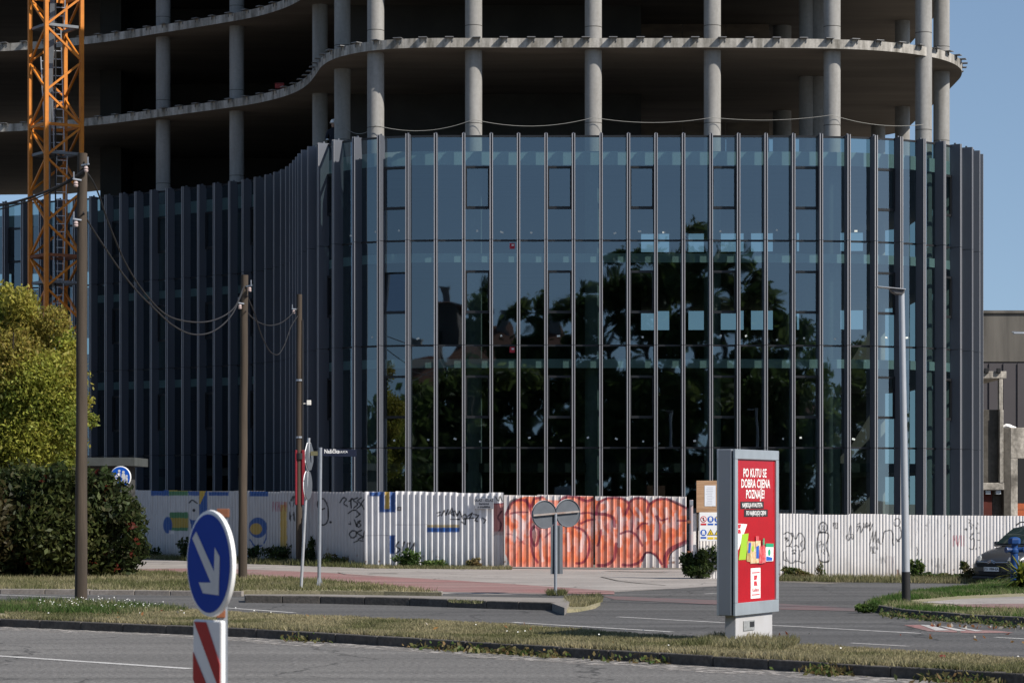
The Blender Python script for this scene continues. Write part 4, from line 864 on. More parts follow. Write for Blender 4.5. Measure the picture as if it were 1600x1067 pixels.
for a in (0, 2.1, 4.2):
    f_ = MB(); f_.plate([(.03, .02), (.105, .02), (.03, .24)], -.006, .006); xf(f_, Matrix.Rotation(a, 3, 'Z'), (0, 0, 0)); f_.build('gusset', M_STEEL, sn)
# ------------------------------------------------------------------ leaning post with two signs seen edge-on
ex, ed = G(470.5, 919, .1)
es = thing('traffic_sign', 'leaning thin post with an octagonal and a round sign seen nearly edge on', 'traffic sign', (ex, ed, .1)); sc_ = ed/F; hh = (919-684)*sc_; lean = 12*sc_
m = MB(); m.cyl((0, 0, 0), (lean, 0, hh), .036, n=14); m.build('post', mat('post_pale', (.42, .43, .45), .5, metal=.4, var=.4, vscale=6), es, smooth=True)
rz = math.radians(79); R6 = Matrix.Rotation(rz, 3, 'Z') @ Matrix.Rotation(-.04, 3, 'Y')
for nm, n_, cy in (('octagon_plate', 8, 713), ('round_plate', 32, 757.5)):
    h_ = (919-cy)*sc_; r_ = .34 if n_ == 8 else .34; of = Vector((lean*h_/hh+.03, .05, h_))
    ph = math.pi/n_ if n_ == 8 else 0
    m = MB(); m.plate([(r_*math.cos(ph+k*2*math.pi/n_), r_*math.sin(ph+k*2*math.pi/n_)) for k in range(n_)][::-1], -.012, .012); xf(m, R6, of); o = m.build(nm, M_GREY, es)
    m = MB(); m.tube([(r_*math.cos(ph+k*2*math.pi/n_), .012, r_*math.sin(ph+k*2*math.pi/n_)) for k in range(n_+1)], .011, 6); xf(m, R6, of); m.build('rim', M_WHITE, o)
m = MB(); m.box((.14+lean*.9, .05, hh-.36), (.16, .06, .10)); m.build('bracket', mat('bracket_brass', (.14, .13, .07), .5), es)
# ------------------------------------------------------------------ round cycle and pedestrian sign in the hedge
rd = 68.3; q = P(188, 745.5, rd)
rs = thing('traffic_sign', 'round blue cycle and footway sign standing over the right end of the hedge', 'traffic sign', (q.x, rd, 0))
m = MB(); m.cyl((0, .05, 0), (0, .05, q.z+.28), .03, n=12); m.build('post', M_STEEL, rs, smooth=True)
R7 = Matrix.Rotation(math.radians(-14), 3, 'Z'); of = Vector((0, 0, q.z))
m = MB(); m.lathe([(0, 0), (.285, 0), (.30, .01), (.30, .03), (0, .03)], 40); m.v = [(x, z, y) for x, y, z in m.v]; xf(m, R7, of); m.build('sign_disc', M_WHITE, rs, smooth=True)
m = MB(); m.lathe([(0, 0), (.278, 0), (.278, .002), (0, .002)], 40); m.v = [(x, z-.003, y) for x, y, z in m.v]; xf(m, R7, of); m.build('blue_face', mat('sign_blue_bright', (.012, .12, .62), .45), rs)
m = MB(); Y = -.0045
def ring(m, cx, cz, r, w):
    m.tube([(cx+r*math.cos(k*math.pi/8), Y, cz+r*math.sin(k*math.pi/8)) for k in range(17)], w, 5)
ring(m, -.21, -.10, .062, .012); ring(m, -.05, -.10, .062, .012)
for l in ([(-.21, -.10), (-.15, -.02), (-.05, -.10)], [(-.15, -.02), (-.13, -.10)], [(-.21, .0), (-.05, .02)], [(-.16, .0), (-.06, .10), (-.03, .02)]):
    m.tube([(a, Y, b) for a, b in l], .013, 5)
disc(m, -.03, .17, .035, Y, 0); m.plate([(-.09, .02), (-.05, .12), (.0, .12), (.0, .02)], Y-.002, Y)
disc(m, .09, .14, .037, Y, 0); m.plate([(.03, .0), (.05, .10), (.13, .10), (.16, -.02), (.12, -.06), (.12, -.20), (.06, -.20), (.06, -.02)], Y-.002, Y); disc(m, .185, .04, .028, Y, 0); m.plate([(.15, -.06), (.165, .01), (.20, .01), (.22, -.06), (.20, -.16), (.16, -.16)], Y-.002, Y)
xf(m, R7, of); m.build('pictogram', MW, rs)

# ------------------------------------------------------------------ wooden poles and the slack cables between them
def wood_pole(name_label, base, py_top, px_top, r0, r1, zb=.05):
    x, d = base; t = thing('utility_pole', name_label, 'utility pole', (x, d, zb)); tz = H-(py_top-HZ)*d/F; tx = (px_top-CX)*d/F-x
    m = MB(); n = 14; P_ = []
    for k in range(n+1):
        u = k/n; P_.append((tx*u+random.uniform(-.006, .006), random.uniform(-.006, .006), (tz-zb)*u))
    m.tube(P_, [r0+(r1-r0)*k/n for k in range(n+1)], 14); m.build('shaft', M_WOOD, t, smooth=True)
    return t, Vector((tx, 0, tz-zb))
def hooks(t, at, side, m_=None):
    m = MB(); m.bar(at, Vector(at)+Vector((side*.16, -.06, .02)), .03); m.bar(Vector(at)+Vector((side*.14, -.06, .0)), Vector(at)+Vector((side*.14, -.06, .16)), .025); m.build('cable_hook', M_STEEL, t)
    m = MB(); m.lathe([(.0, 0), (.04, .0), (.05, .03), (.035, .05), (.05, .07), (.03, .11), (0, .11)], 10, c=(at[0]+side*.10, at[1]-.06, at[2]-.14)); m.build('insulator', mat('insulator', (.42, .33, .31), .3), t, smooth=True)
p1 = G(126.5, 938, .14); p2 = G(379, 904, .1); p3 = (((467)-CX)*84/F, 84.0)
t1, top1 = wood_pole('tall weathered wooden pole on the daisy strewn median before the crane', p1, 240, 128.5, .125, .098, .12)
hooks(t1, (top1.x, -.09, top1.z-.25), 1); hooks(t1, (top1.x, -.10, top1.z-.55), -1); hooks(t1, (top1.x, -.10, top1.z-1.35), -1)
t2, top2 = wood_pole('middle wooden cable pole on the verge right of the blue arrow disc', p2, 430, 382, .118, .095, .08)
hooks(t2, (top2.x+.05, -.10, top2.z-.30), 1); hooks(t2, (top2.x, -.10, top2.z-.75), -1)
t3, top3 = wood_pole('shortest wooden pole with a red plastic guard rising behind the hoarding', p3, 460, 468, .105, .088, .0)
hooks(t3, (top3.x-.08, -.09, top3.z-.5), -1)
m = MB(); zg = H-(765-HZ)*84/F-.5; zh = H-(703-HZ)*84/F

for xg, wg in ((-.085, .07), (.145, .10)):
    m = MB(); m.box((xg, -.06, (zg+zh)/2), (wg, .10, zh-zg)); m.build('red_guard', mat('red_guard', (.22, .010, .02), .6, var=.4, vscale=4), t3, bevel=.02)
m = MB(); m.cyl((.03, 0, zh-.30), (.03, 0, zh-.10), .15, n=14); m.build('guard_strap', M_BLACK, t3)
for yy in (594, 683): m = MB(); zc_ = H-(yy-HZ)*84/F; m.cyl((.02, 0, zc_-.03), (.02, 0, zc_+.03), .118, n=12); m.build('steel_band', M_STEEL, t3)
m = MB(); m.box((.33, 0, H-(629-HZ)*84/F), (.14, .10, .16)); m.bar((.05, 0, H-(631-HZ)*84/F), (.3, 0, H-(630-HZ)*84/F), .03); m.build('junction_box', mat('box_white', (.7, .68, .62), .5), t3, bevel=.01)
m = MB(); m.tube([(.13, -.06, z) for z in np.linspace(H-(500-HZ)*84/F, H-(703-HZ)*84/F, 10)], .025, 6); m.build('riser_cable', M_CABLE, t3)
def cable(label, ptsl, d0, d1, r, group=None):
    n = len(ptsl); xs = [p[0] for p in ptsl]; l = []
    for p in catmull(ptsl, 6):
        u = (p[0]-xs[0])/(xs[-1]-xs[0]); l.append(P(p[0], p[1], d0+(d1-d0)*u))
    m = MB(); m.tube(l, r, 7); return tag(m.build('overhead_cable', M_CABLE), label, 'cable', group)
dA, dB, dC = p1[1]-.16, p2[1]-.16, 83.85
cable('upper of the pair of slack cables between the tall and the middle pole', [(129, 262), (146, 285), (172, 355), (200, 418), (232, 465), (262, 493), (300, 503), (335, 500), (365, 482), (381, 448)], dA, dB, .018)
cable('lower of the pair of slack cables between the tall and the middle pole', [(130, 332), (140, 350), (160, 381), (190, 425), (215, 456), (240, 481), (270, 508), (300, 522), (330, 519), (360, 495), (379, 456)], dA, dB, .018)
cable('short upper cable drooping from the middle pole to the shortest pole', [(384, 486), (400, 501), (420, 508.5), (440, 504), (458, 489), (465, 482)], dB, dC, .015)
cable('deep sagging cable from the middle pole to the shortest pole', [(386, 462), (396, 485), (410, 527), (424, 551), (434, 554), (444, 540), (455, 510), (465, 494)], dB, dC, .015)
cable('thick twisted cable bundle coming in from the left to the tall pole', [(-40, 330), (0, 321), (40, 311), (80, 296), (110, 281), (132, 266)], 52.0, dA, .026)
cable('thin cable below the twisted bundle left of the tall pole', [(-40, 337), (0, 327), (40, 316), (75, 302), (104, 287), (131, 270)], 52.2, dA, .014)

# ------------------------------------------------------------------ tower crane mast
cdist = 97.0; s_ = F/cdist
Lx = (47-CX)/s_; th = math.radians(36.5); a_ = 1.43
crn = thing('tower_crane', 'orange lattice tower crane mast rising behind the tree and tall pole', 'crane', (Lx, cdist, 0))
e1 = Vector((math.cos(math.asin(34/s_/a_)) if False else 34/s_, -math.sqrt(max(a_**2-(34/s_)**2, .01)), 0)); e2 = Vector((49/s_, math.sqrt(max(a_**2-(49/s_)**2, .01)), 0))
c4 = [Vector((0, 0, 0)), e1, e1+e2, e2]
ztop = 22.5
for c in c4:
    m = MB(); rz_ = math.atan2(e2.y, e2.x); m.box((c.x, c.y, ztop/2), (.15, .15, ztop), rz=rz_); m.build('mast_leg', M_ORANGE, crn, bevel=.01)
zn = lambda py: H-(py-HZ)*cdist/F
step = 50.5/s_; zst = zn(402)
for f in range(4):
    A, B = c4[f], c4[(f+1) % 4]; k0 = -int(zst/step)
    for k in range(k0, int((ztop-zst)/step)):
        z = zst+k*step
        if abs(zn(200)-(z+step/2)) < step*.5 and False: continue
        a__, b__ = (A, B) if (k+f) % 2 == 0 else (B, A)
        m = MB(); m.bar(a__+Vector((0, 0, z+.03)), b__+Vector((0, 0, z+step-.03)), .075, .075); m.build('brace', M_ORANGE, crn)
    for k in (0, 4, 8, -4):
        z = zst+k*step
        m = MB(); m.bar(A+Vector((0, 0, z)), B+Vector((0, 0, z)), .09, .11); m.build('horizontal_strut', M_RUST if k == 0 else M_ORANGE, crn)
cen = (c4[0]+c4[2])/2; M_CGR = mat('crane_grey', (.17, .185, .20), .5, metal=.3, var=.3, vscale=4)
for py in (46, 243, 443):
    z = zn(py); m = MB(); q = [cen+(c-cen)*.86 for c in c4]
    for k in range(4): m.bar(q[k]+Vector((0, 0, z)), q[(k+1) % 4]+Vector((0, 0, z)), .16, .10)
    m.prism([(p.x, p.y) for p in (q[0], q[1], cen, q[3])], z-.02, z+.02); m.build('rest_platform', M_CGR, crn)
m = MB(); m.bar(cen+Vector((-.35, 0, zn(480))), cen+Vector((-.28, 0, zn(200))), .20); m.bar(cen+Vector((-.28, 0, zn(200))), cen+Vector((-.05, 0, zn(-40))), .20); m.build('cable_duct', M_CGR, crn)
for (xa, ya), (xb, yb) in (((.05, 480), (.22, 245)), ((.12, 243), (-.02, 48)), ((-.2, 243), (-.38, 90)), ((.10, 46), (.2, -60))):
    m = MB(); A = cen+Vector((xa, .1, zn(ya))); B = cen+Vector((xb, .1, zn(yb))); n = int((B-A).length/.30)
    w = Vector((.19, .05, 0))
    m.bar(A-w, B-w, .04); m.bar(A+w, B+w, .04)
    for k in range(n): c = A+(B-A)*(k+.5)/n; m.bar(c-w, c+w, .028)
    m.build('ladder', mat('ladder_zinc', (.42, .43, .45), .5, metal=.4), crn)
m = MB(); m.tube([cen+Vector((.08, -.5, zn(y))) for y in range(480, -60, -40)], .03, 6); m.build('power_cable', M_BLACK, crn)
m = MB(); m.box((cen.x, cen.y, .25), (2.6, 2.6, .5)); m.build('foundation', M_CONC, crn)

# ------------------------------------------------------------------ vegetation
def rand_dirs(n, r=rng):
    v = r.normal(size=(n, 3)); return v/np.linalg.norm(v, axis=1)[:, None]
def leaf_mesh(name, cen, size, cols, parent=None, nrm=None, elong=1.7, up=.25, m=None):
    """one small folded leaf (two triangles sharing the midrib as a quad) per centre"""
    n = len(cen); a = rand_dirs(n); a[:, 2] -= up; a /= np.linalg.norm(a, axis=1)[:, None]
    b = np.cross(a, rand_dirs(n)); b /= np.linalg.norm(b, axis=1)[:, None]; c = np.cross(a, b)
    s = size[:, None]; L = a*s*elong*.5; Wv = b*s*.42
    p = np.stack([cen-L, cen+Wv+c*s*.10, cen+L*1.1, cen-Wv+c*s*.10], 1).reshape(-1, 3)
    f = np.arange(n*4).reshape(n, 4)
    return np_mesh(name, p, f, m or M_LEAF, np.repeat(cols, 4, 0), parent)
def crown_points(n, blobs, shell=.55):
    """points through a set of ellipsoid leaf clumps, denser toward their skins"""
    w = np.array([b[3]*b[4]*b[5] for b in blobs])**.8; w /= w.sum(); k = rng.choice(len(blobs), n, p=w); B = np.array(blobs)[k]
    r = (shell+(1-shell)*rng.random(n))**.7*(1+.12*rng.normal(size=n)); return B[:, :3]+rand_dirs(n)*r[:, None]*B[:, 3:6], k
def clump_colours(n, k, palette, jit=.22, nb=64):
    pal = np.array(palette); base = pal[rng.integers(0, len(pal), nb)][k % nb]; mix = pal[rng.integers(0, len(pal), n)]
    return (base*.6+mix*.4)*(1+jit*rng.normal(size=n))[:, None].clip(.35, 1.9)
def trunk(mb, base, h, r, branches, spread, seed=0):
    rd_ = random.Random(seed); p = [Vector(base)+Vector((rd_.uniform(-.05, .05)*k, rd_.uniform(-.05, .05)*k, h*k/6)) for k in range(7)]
    mb.tube(p, [r*(1-.55*k/6) for k in range(7)], 9)
    for j in range(branches):
        s = p[2+j % 4]; an = j*2.4+rd_.random(); L = spread*rd_.uniform(.6, 1.)
        q = [s+Vector((math.cos(an)*L*u, math.sin(an)*L*u, L*u*1.0+L*.25*u*u)) for u in (0, .33, .66, 1.)]
        mb.tube(q, [r*.42, r*.3, r*.2, r*.08], 6)

# the yellow-green tree on the left
td = 73.0; s_ = F/td
tr = thing('broadleaf_tree', 'bushy yellow green broadleaf tree at the left edge beside the tall pole', 'tree', (-14.9, td, 0))
blobs = []
def pb(px, py, rpx, dy=0., fl=1.): q = P(px, py, td); blobs.append((q.x+14.9, dy, q.z, rpx/s_, rpx/s_*1.0, rpx/s_*fl))
for px, py, r in ((15, 505, 52), (70, 540, 50), (-30, 560, 70), (110, 590, 36), (98, 640, 44), (40, 640, 70), (118, 668, 30), (70, 710, 50), (95, 735, 28), (10, 740, 60), (-50, 680, 70), (40, 480, 30), (92, 505, 26), (128, 632, 20), (50, 765, 38), (5, 465, 24), (135, 655, 13), (108, 690, 26), (112, 548, 20), (-60, 500, 50), (30, 570, 60), (60, 620, 60), (0, 680, 60), (60, 690, 50), (80, 600, 50), (20, 620, 60), (40, 530, 45), (90, 670, 40)):
    pb(px, py, r, rng.uniform(-1.0, 1.0)-.2)
n = 95000; c, k = crown_points(n, blobs, .35)
pal = [(.30, .31, .05), (.35, .335, .055), (.26, .29, .045), (.17, .22, .04), (.35, .30, .06), (.22, .265, .045), (.27, .20, .05)]
leaf_mesh('crown', c, rng.uniform(.055, .09, n), clump_colours(n, k, pal, .2), tr, up=.6)
m = MB(); trunk(m, (.3, .2, 0), 5.0, .22, 9, 2.2, 3); m.build('trunk', M_BARK, tr, smooth=True)
m = MB()                                                              # bare twigs poking out of the top
for k in range(14):
    a = P(rng.uniform(40, 110), rng.uniform(480, 520), td); m.tube([Vector((a.x+14.9, 0, a.z-.5)), Vector((a.x+14.9+rng.uniform(-.2, .3), rng.uniform(-.3, .3), a.z+rng.uniform(.2, .6)))], [.02, .006], 4)
m.build('twig', mat('twig', (.10, .05, .035), .9), tr)
# hedge
hd_ = 67.0; s_ = F/hd_
hg = thing('hedge', 'dark rounded hedge with reddish leaves on the verge under the yellow green tree', 'hedge', (-13.0, hd_+1.2, .09))
blobs = []
for px, py, r in [(x, y, r) for x, y, r in ((20, 830, 75), (90, 830, 75), (150, 800, 45), (165, 850, 50), (190, 800, 26), (195, 860, 24), (60, 770, 40), (110, 760, 32), (0, 770, 45), (-60, 820, 80), (140, 765, 26), (170, 770, 24), (203, 830, 16), (30, 880, 30), (90, 885, 25), (150, 885, 25), (185, 885, 18), (205, 795, 10), (212, 815, 9), (30, 745, 22), (85, 742, 20), (155, 745, 16), (-30, 745, 24), (125, 742, 14), (-100, 780, 60))]:
    q = P(px, py, hd_); blobs.append((q.x+13.0, rng.uniform(-.5, .9)-.2, q.z-.09, r/s_, r/s_*1.0, r/s_))
n = 30000; c, k = crown_points(n, blobs, .6); ok = c[:, 2] > .02; c = c[ok]; k = k[ok]; n = len(c)
pal = [(.045, .068, .020), (.065, .085, .024), (.030, .045, .016), (.085, .10, .028), (.075, .052, .024), (.050, .07, .025), (.080, .075, .03), (.04, .06, .018)]
leaf_mesh('crown', c, rng.uniform(.07, .14, n), clump_colours(n, k, pal, .3), hg, up=.2)
m = MB()
for k in range(16):
    x = rng.uniform(-1.7, 3.0); m.tube([(x, rng.uniform(-.3, .6), 0), (x+rng.uniform(-.2, .2), .1, .9), (x+rng.uniform(-.5, .5), .2, 1.9)], [.035, .025, .01], 6)
m.build('stem', M_BARK, hg)
m = MB(); q = []
c = []
for k in range(34):
    b = blobs[rng.integers(0, 16)]; d_ = rand_dirs(1)[0]; d_[1] = -abs(d_[1]); c.append(np.array(b[:3])+d_*np.array(b[3:6])*1.03)
c = np.array(c); c[:, 2] = c[:, 2].clip(.1, 9); leaf_mesh('red_leaf_sprays', np.repeat(c, 7, 0)+rng.normal(size=(len(c)*7, 3))*.05, rng.uniform(.06, .11, len(c)*7), np.tile(np.array([(.15, .03, .018)]), (len(c)*7, 1))*rng.uniform(.5, 1.3, len(c)*7)[:, None], hg)

# low shrubs and weeds along the hoarding, each its own plant
def shrub(name, label, cat, px, py, w, h, n, pal, size=(.05, .09), dd=None, group=None):
    x, d = G(px, py); d = dd or d; x = (px-CX)*d/F
    t = thing(name, label, cat, (x, d, .02), 0, group); W_ = w*d/F/2; H_ = h*d/F
    bl = []
    for k in range(9): bl.append((rng.uniform(-.75, .75)*W_, rng.uniform(-.25, .15)*W_, H_*rng.uniform(.15, .75), W_*rng.uniform(.25, .5), W_*.3, H_*rng.uniform(.18, .32)))
    bl.append((0, 0, H_*.3, W_*.8, W_*.35, H_*.33))
    c, k = crown_points(n, bl, .3); c[:, 2] = np.abs(c[:, 2])+.01
    leaf_mesh('foliage', c, rng.uniform(size[0], size[1], n), clump_colours(n, k, pal, .28), t, up=-.3)
    m = MB()
    for k in range(6): xx = rng.uniform(-.6, .6)*W_; m.tube([(xx*.5, 0, 0), (xx, rng.uniform(-.1, .1), H_*.7)], [.012, .005], 4)
    m.build('stem', M_BARK, t); return t
GRN = [(.07, .13, .03), (.10, .16, .035), (.05, .09, .025), (.13, .17, .05)]; DRY = [(.16, .14, .06), (.20, .13, .06), (.10, .11, .035), (.24, .19, .09)]; DGR = [(.035, .06, .018), (.05, .085, .022), (.028, .045, .016), (.07, .10, .03)]
shrub('shrub', 'dense dark green shrub below the safety notices at the gate end', 'shrub', 1097, 899, 62, 54, 4200, DGR, (.06, .11), 69.6)
shrub('weed_clump', 'leafy green weed clump in front of the short black scrawl on ribbed panels', 'weeds', 640, 887, 48, 30, 900, GRN, dd=80.4)
shrub('weed_clump', 'green weed fringe under the yellow and blue bar on ribbed panels', 'weeds', 685, 888, 50, 12, 500, GRN, dd=80.3)
shrub('weed_clump', 'dry brown weed tuft at the foot of the last ribbed panels', 'weeds', 741, 889, 26, 17, 320, DRY, dd=79.9)
shrub('weed_clump', 'dark weed patch at the hoarding foot left of the leaning sign post', 'weeds', 440, 882, 80, 32, 1100, DGR, dd=85.6)
shrub('weed_clump', 'tall dark weed between the leaning post and street name post', 'weeds', 483, 883, 20, 45, 600, DGR, dd=84.0)
shrub('weed_clump', 'pale grassy weeds right of the street name post against the hoarding', 'weeds', 530, 886, 70, 20, 600, GRN+DRY, dd=82.5)
shrub('weed_clump', 'dark weeds behind the middle wooden pole at the hoarding foot', 'weeds', 398, 880, 34, 28, 600, DGR, dd=87.2)
shrub('weed_clump', 'broad leaved weeds behind the blue arrow disc at the hoarding', 'weeds', 292, 876, 36, 36, 600, DGR, dd=90.6)
shrub('weed_clump', 'weeds at the hedge end against the shaded hoarding', 'weeds', 236, 873, 46, 22, 500, DGR, dd=92.4)
shrub('weed_clump', 'green weeds at the white hoarding just right of the advertising pillar', 'weeds', 1243, 904, 50, 24, 700, GRN+DRY, dd=68.6)
shrub('weed_clump', 'thin tall weed below the capsule shaped graffiti figure', 'weeds', 1281, 905, 16, 34, 160, DRY+GRN, (.03, .06), 68.6)
shrub('weed_clump', 'bushy weeds right of the street lamp foot by the hoarding', 'weeds', 1432, 907, 26, 36, 500, GRN, dd=67.6)
shrub('weed_clump', 'low ragged weeds under the faint scribble on the sunlit hoarding', 'weeds', 1472, 908, 60, 14, 600, GRN+DRY, dd=67.6)
shrub('weed_clump', 'tall dry weeds beside the front corner of the parked car', 'weeds', 1516, 909, 34, 36, 450, DRY+DGR, dd=66.6)
shrub('weed_clump', 'dark weeds below the bumper of the parked car', 'weeds', 1570, 914, 80, 13, 900, DGR+GRN, dd=62.6)

shrub('weed_clump', 'low green weeds wrapping the rounded kerb end left of the street lamp', 'weeds', 1353, 958, 40, 13, 1300, GRN, (.03, .06))
# grass: blades scattered over the soil strips
def scatter(poly, n):
    p = np.array(poly); lo = p.min(0); hi = p.max(0); o = np.zeros((0, 2))
    while len(o) < n:
        q = rng.uniform(lo, hi, (n*3, 2)); q = q[inpoly(q[:, 0], q[:, 1], poly)]; o = np.concatenate([o, q])
    return o[:n]
def grass(name, poly, n, z, h=(.03, .06), straw=.5, w=.012, green=(.125, .135, .055), dry=(.36, .315, .19), excl=()):
    q = scatter(poly, n)
    for e in excl: q = q[~inpoly(q[:, 0], q[:, 1], e)]
    nz = smoothnoise(q[:, 0]*.9+50, q[:, 1]*.9+50, 41); n2 = smoothnoise(q[:, 0]*4+9, q[:, 1]*4, 42); keep = n2 > .30; q = q[keep]; nz = nz[keep]; n2 = n2[keep]; n = len(q)
    hh = rng.uniform(h[0], h[1], n)*(.55+n2); an = rng.uniform(0, 2*math.pi, n); le = rng.uniform(.1, .9, n)*hh; a2 = rng.uniform(0, 2*math.pi, n); ww = w*rng.uniform(.6, 1.4, n)
    b = np.column_stack([q, np.full(n, z-.004)]); sx = np.column_stack([np.cos(an)*ww, np.sin(an)*ww, np.zeros(n)]); tip = b+np.column_stack([np.cos(a2)*le, np.sin(a2)*le, hh])
    v = np.stack([b-sx, b+sx, tip], 1).reshape(-1, 3); f = np.arange(3*n).reshape(n, 3)
    dr = np.clip((1-nz)*2.2-1.1+straw*1.0+rng.normal(size=n)*.22, 0, 1)
    col = np.array(green)[None]*(1-dr[:, None])+np.array(dry)[None]*dr[:, None]; col = col*rng.uniform(.65, 1.3, n)[:, None]
    return tag(np_mesh(name, v, f, M_GRASS, np.repeat(col, 3, 0)), kind='stuff')
kin_ = [p for p in kin if -13 < p[0] < 9]; mf_ = [p for p in mf if -20 < p[0] < 12]
grass('grass', kin_+mf_[::-1], 125000, MZ, straw=.62)
grass('grass', [G(-20, 945, .14), G(60, 940, .14), G(230, 948, .14), G(300, 955, .14), G(190, 962, .14), G(0, 958, .14)], 9000, MZ, h=(.06, .15), straw=-.1, green=(.07, .12, .03))
grass('grass', [G(1060, 1010, .14), G(1130, 996, .14), G(1250, 1003, .14), G(1225, 1018, .14), G(1130, 1015, .14)], 4500, MZ, h=(.05, .13), straw=.3)
grass('grass', [(x, y+.2) for x, y in vk]+verge, 45000, VZ, straw=.35, h=(.05, .12))
CPV = [G(1420, 937.5, .13), G(1500, 931, .13), G(1590, 927, .13), G(1760, 925, .13), G(1760, 953, .13), G(1590, 953, .13), G(1480, 949, .13), G(1425, 943, .13)]
grass('grass', [(x, y+.2) for x, y in rk if x < 13]+[p for p in rt if p[0] < 14], 26000, .13, straw=.05, h=(.04, .10), green=(.075, .135, .03), excl=[CPV])
grass('grass', pts([(1345, 948), (1420, 930), (1520, 916), (1640, 905), (1640, 922), (1500, 929), (1440, 935)], .13), 12000, .13, straw=-.1, h=(.05, .12), green=(.065, .125, .028))
grass('grass', pts([(1215, 908), (1300, 910), (1480, 912), (1560, 912), (1560, 905), (1400, 906), (1230, 904)]), 9000, .02, straw=.4, h=(.06, .18))
grass('grass', pts([(210, 873), (400, 882), (570, 888), (570, 885), (400, 878), (210, 868)]), 10000, .02, straw=.1, h=(.08, .22))
grass('grass', pts([(570, 888.5), (800, 890.5), (800, 888), (570, 885.5)]), 5000, .02, straw=.3, h=(.05, .13))
grass('grass', pts([(880, 954), (884, 940), (938, 936), (942, 944), (915, 953)]), 3500, .06, straw=.45, h=(.04, .13))
grass('grass', pts([(855, 931), (885, 931), (885, 928), (855, 928)]), 700, .02, straw=.2, h=(.05, .14))
grass('grass', pts([(700, 941), (750, 943), (760, 939), (700, 937)], .15), 260, .15, straw=.3)
kx = np.array(fine_kn); kx = kx[(kx[:, 0] > -11) & (kx[:, 0] < 9)]
grass('grass', [(x+.02, y+.02) for x, y in kx]+[(x+.2, y+.2) for x, y in kx[::-1]], 9000, MZ, straw=.75, h=(.04, .10))
# tufts growing at the foot of the kerbs
kk = np.array(fine_kn); seg = rng.integers(8, len(kk)-10, 70); q = kk[seg]
c = []
for x, y in q:
    if smoothnoise(np.array([x*.5]), np.array([y*.5]), 77)[0] > .45:
        k_ = rng.integers(20, 80); c.append(np.column_stack([x+rng.normal(size=k_)*.16-.06, y+rng.normal(size=k_)*.14-.07, np.abs(rng.normal(size=k_))*.05+.01]))
c = np.concatenate(c); tag(leaf_mesh('kerb_weeds', c, rng.uniform(.03, .07, len(c)), clump_colours(len(c), rng.integers(0, 9, len(c)), GRN+DRY), m=M_LEAF, up=-.4), kind='stuff')
c = scatter([(x, y) for x, y in pts([(1372, 960), (1600, 980), (1600, 984), (1380, 966)])], 700); c = np.column_stack([c, np.abs(rng.normal(size=700))*.05+.02]); tag(leaf_mesh('kerb_weeds', c, rng.uniform(.025, .055, 700), clump_colours(700, rng.integers(0, 9, 700), GRN+DRY), up=-.3), kind='stuff')
# daisies and litter
c = np.concatenate([scatter(pts([(60, 944), (130, 938), (260, 949), (230, 956), (60, 954)], .14), 110), scatter(kin_+mf_[::-1], 22)]); n = len(c)
c = np.column_stack([c, MZ+rng.uniform(.05, .12, n)]); s1 = .0095
v = np.stack([c+np.array([a, b, z])*s1*rng.uniform(.7, 1.5, n)[:, None] for a, b, z in ((-1, -.4, -.3), (.9, -.5, -.2), (.8, .6, .8), (-.8, .5, .8))], 1).reshape(-1, 3)
tag(np_mesh('daisies', v, np.arange(4*n).reshape(n, 4), mat('petal_white', (.8, .8, .76), .8)), kind='stuff')
n = 70; c = np.concatenate([scatter(pts([(1200, 1000), (1600, 985), (1600, 1010), (1230, 985)]), 15), scatter(pts([(1450, 976), (1600, 981), (1600, 986), (1450, 980)]), 30), scatter(kin_+mf_[::-1], 25)]); c = np.column_stack([c, np.where(np.arange(n) < 45, .03, MZ+.05)])
tag(leaf_mesh('fallen_leaves', c, rng.uniform(.03, .07, n), np.array([(.28, .12, .04), (.36, .20, .07), (.5, .45, .38), (.22, .06, .03)])[rng.integers(0, 4, n)], up=0), kind='stuff')
lit = thing('crisp_packet', 'crumpled red packet lying on the grass near the right edge', 'litter', (*G(1472, 1026, .16), .15))
m = MB(); m.add([(-.04, -.02, .0), (.04, -.02, .015), (.04, .02, .035), (.0, .03, .02), (-.04, .02, .035), (.0, 0, .04)], [(0, 1, 5), (1, 2, 5), (2, 3, 5), (3, 4, 5), (4, 0, 5)]); m.build('foil', mat('litter_red', (.16, .02, .015), .5), lit)

# ------------------------------------------------------------------ parked car
cr = math.radians(-50)
cxw = 1551; cdd = 65.2; sc_ = F/cdd; scl = .925
car = thing('parked_car', 'grey family van parked nose out before the white hoarding at the right edge', 'car', ((cxw-CX)*cdd/F, cdd, -.04), cr)
car.scale = (scl,)*3
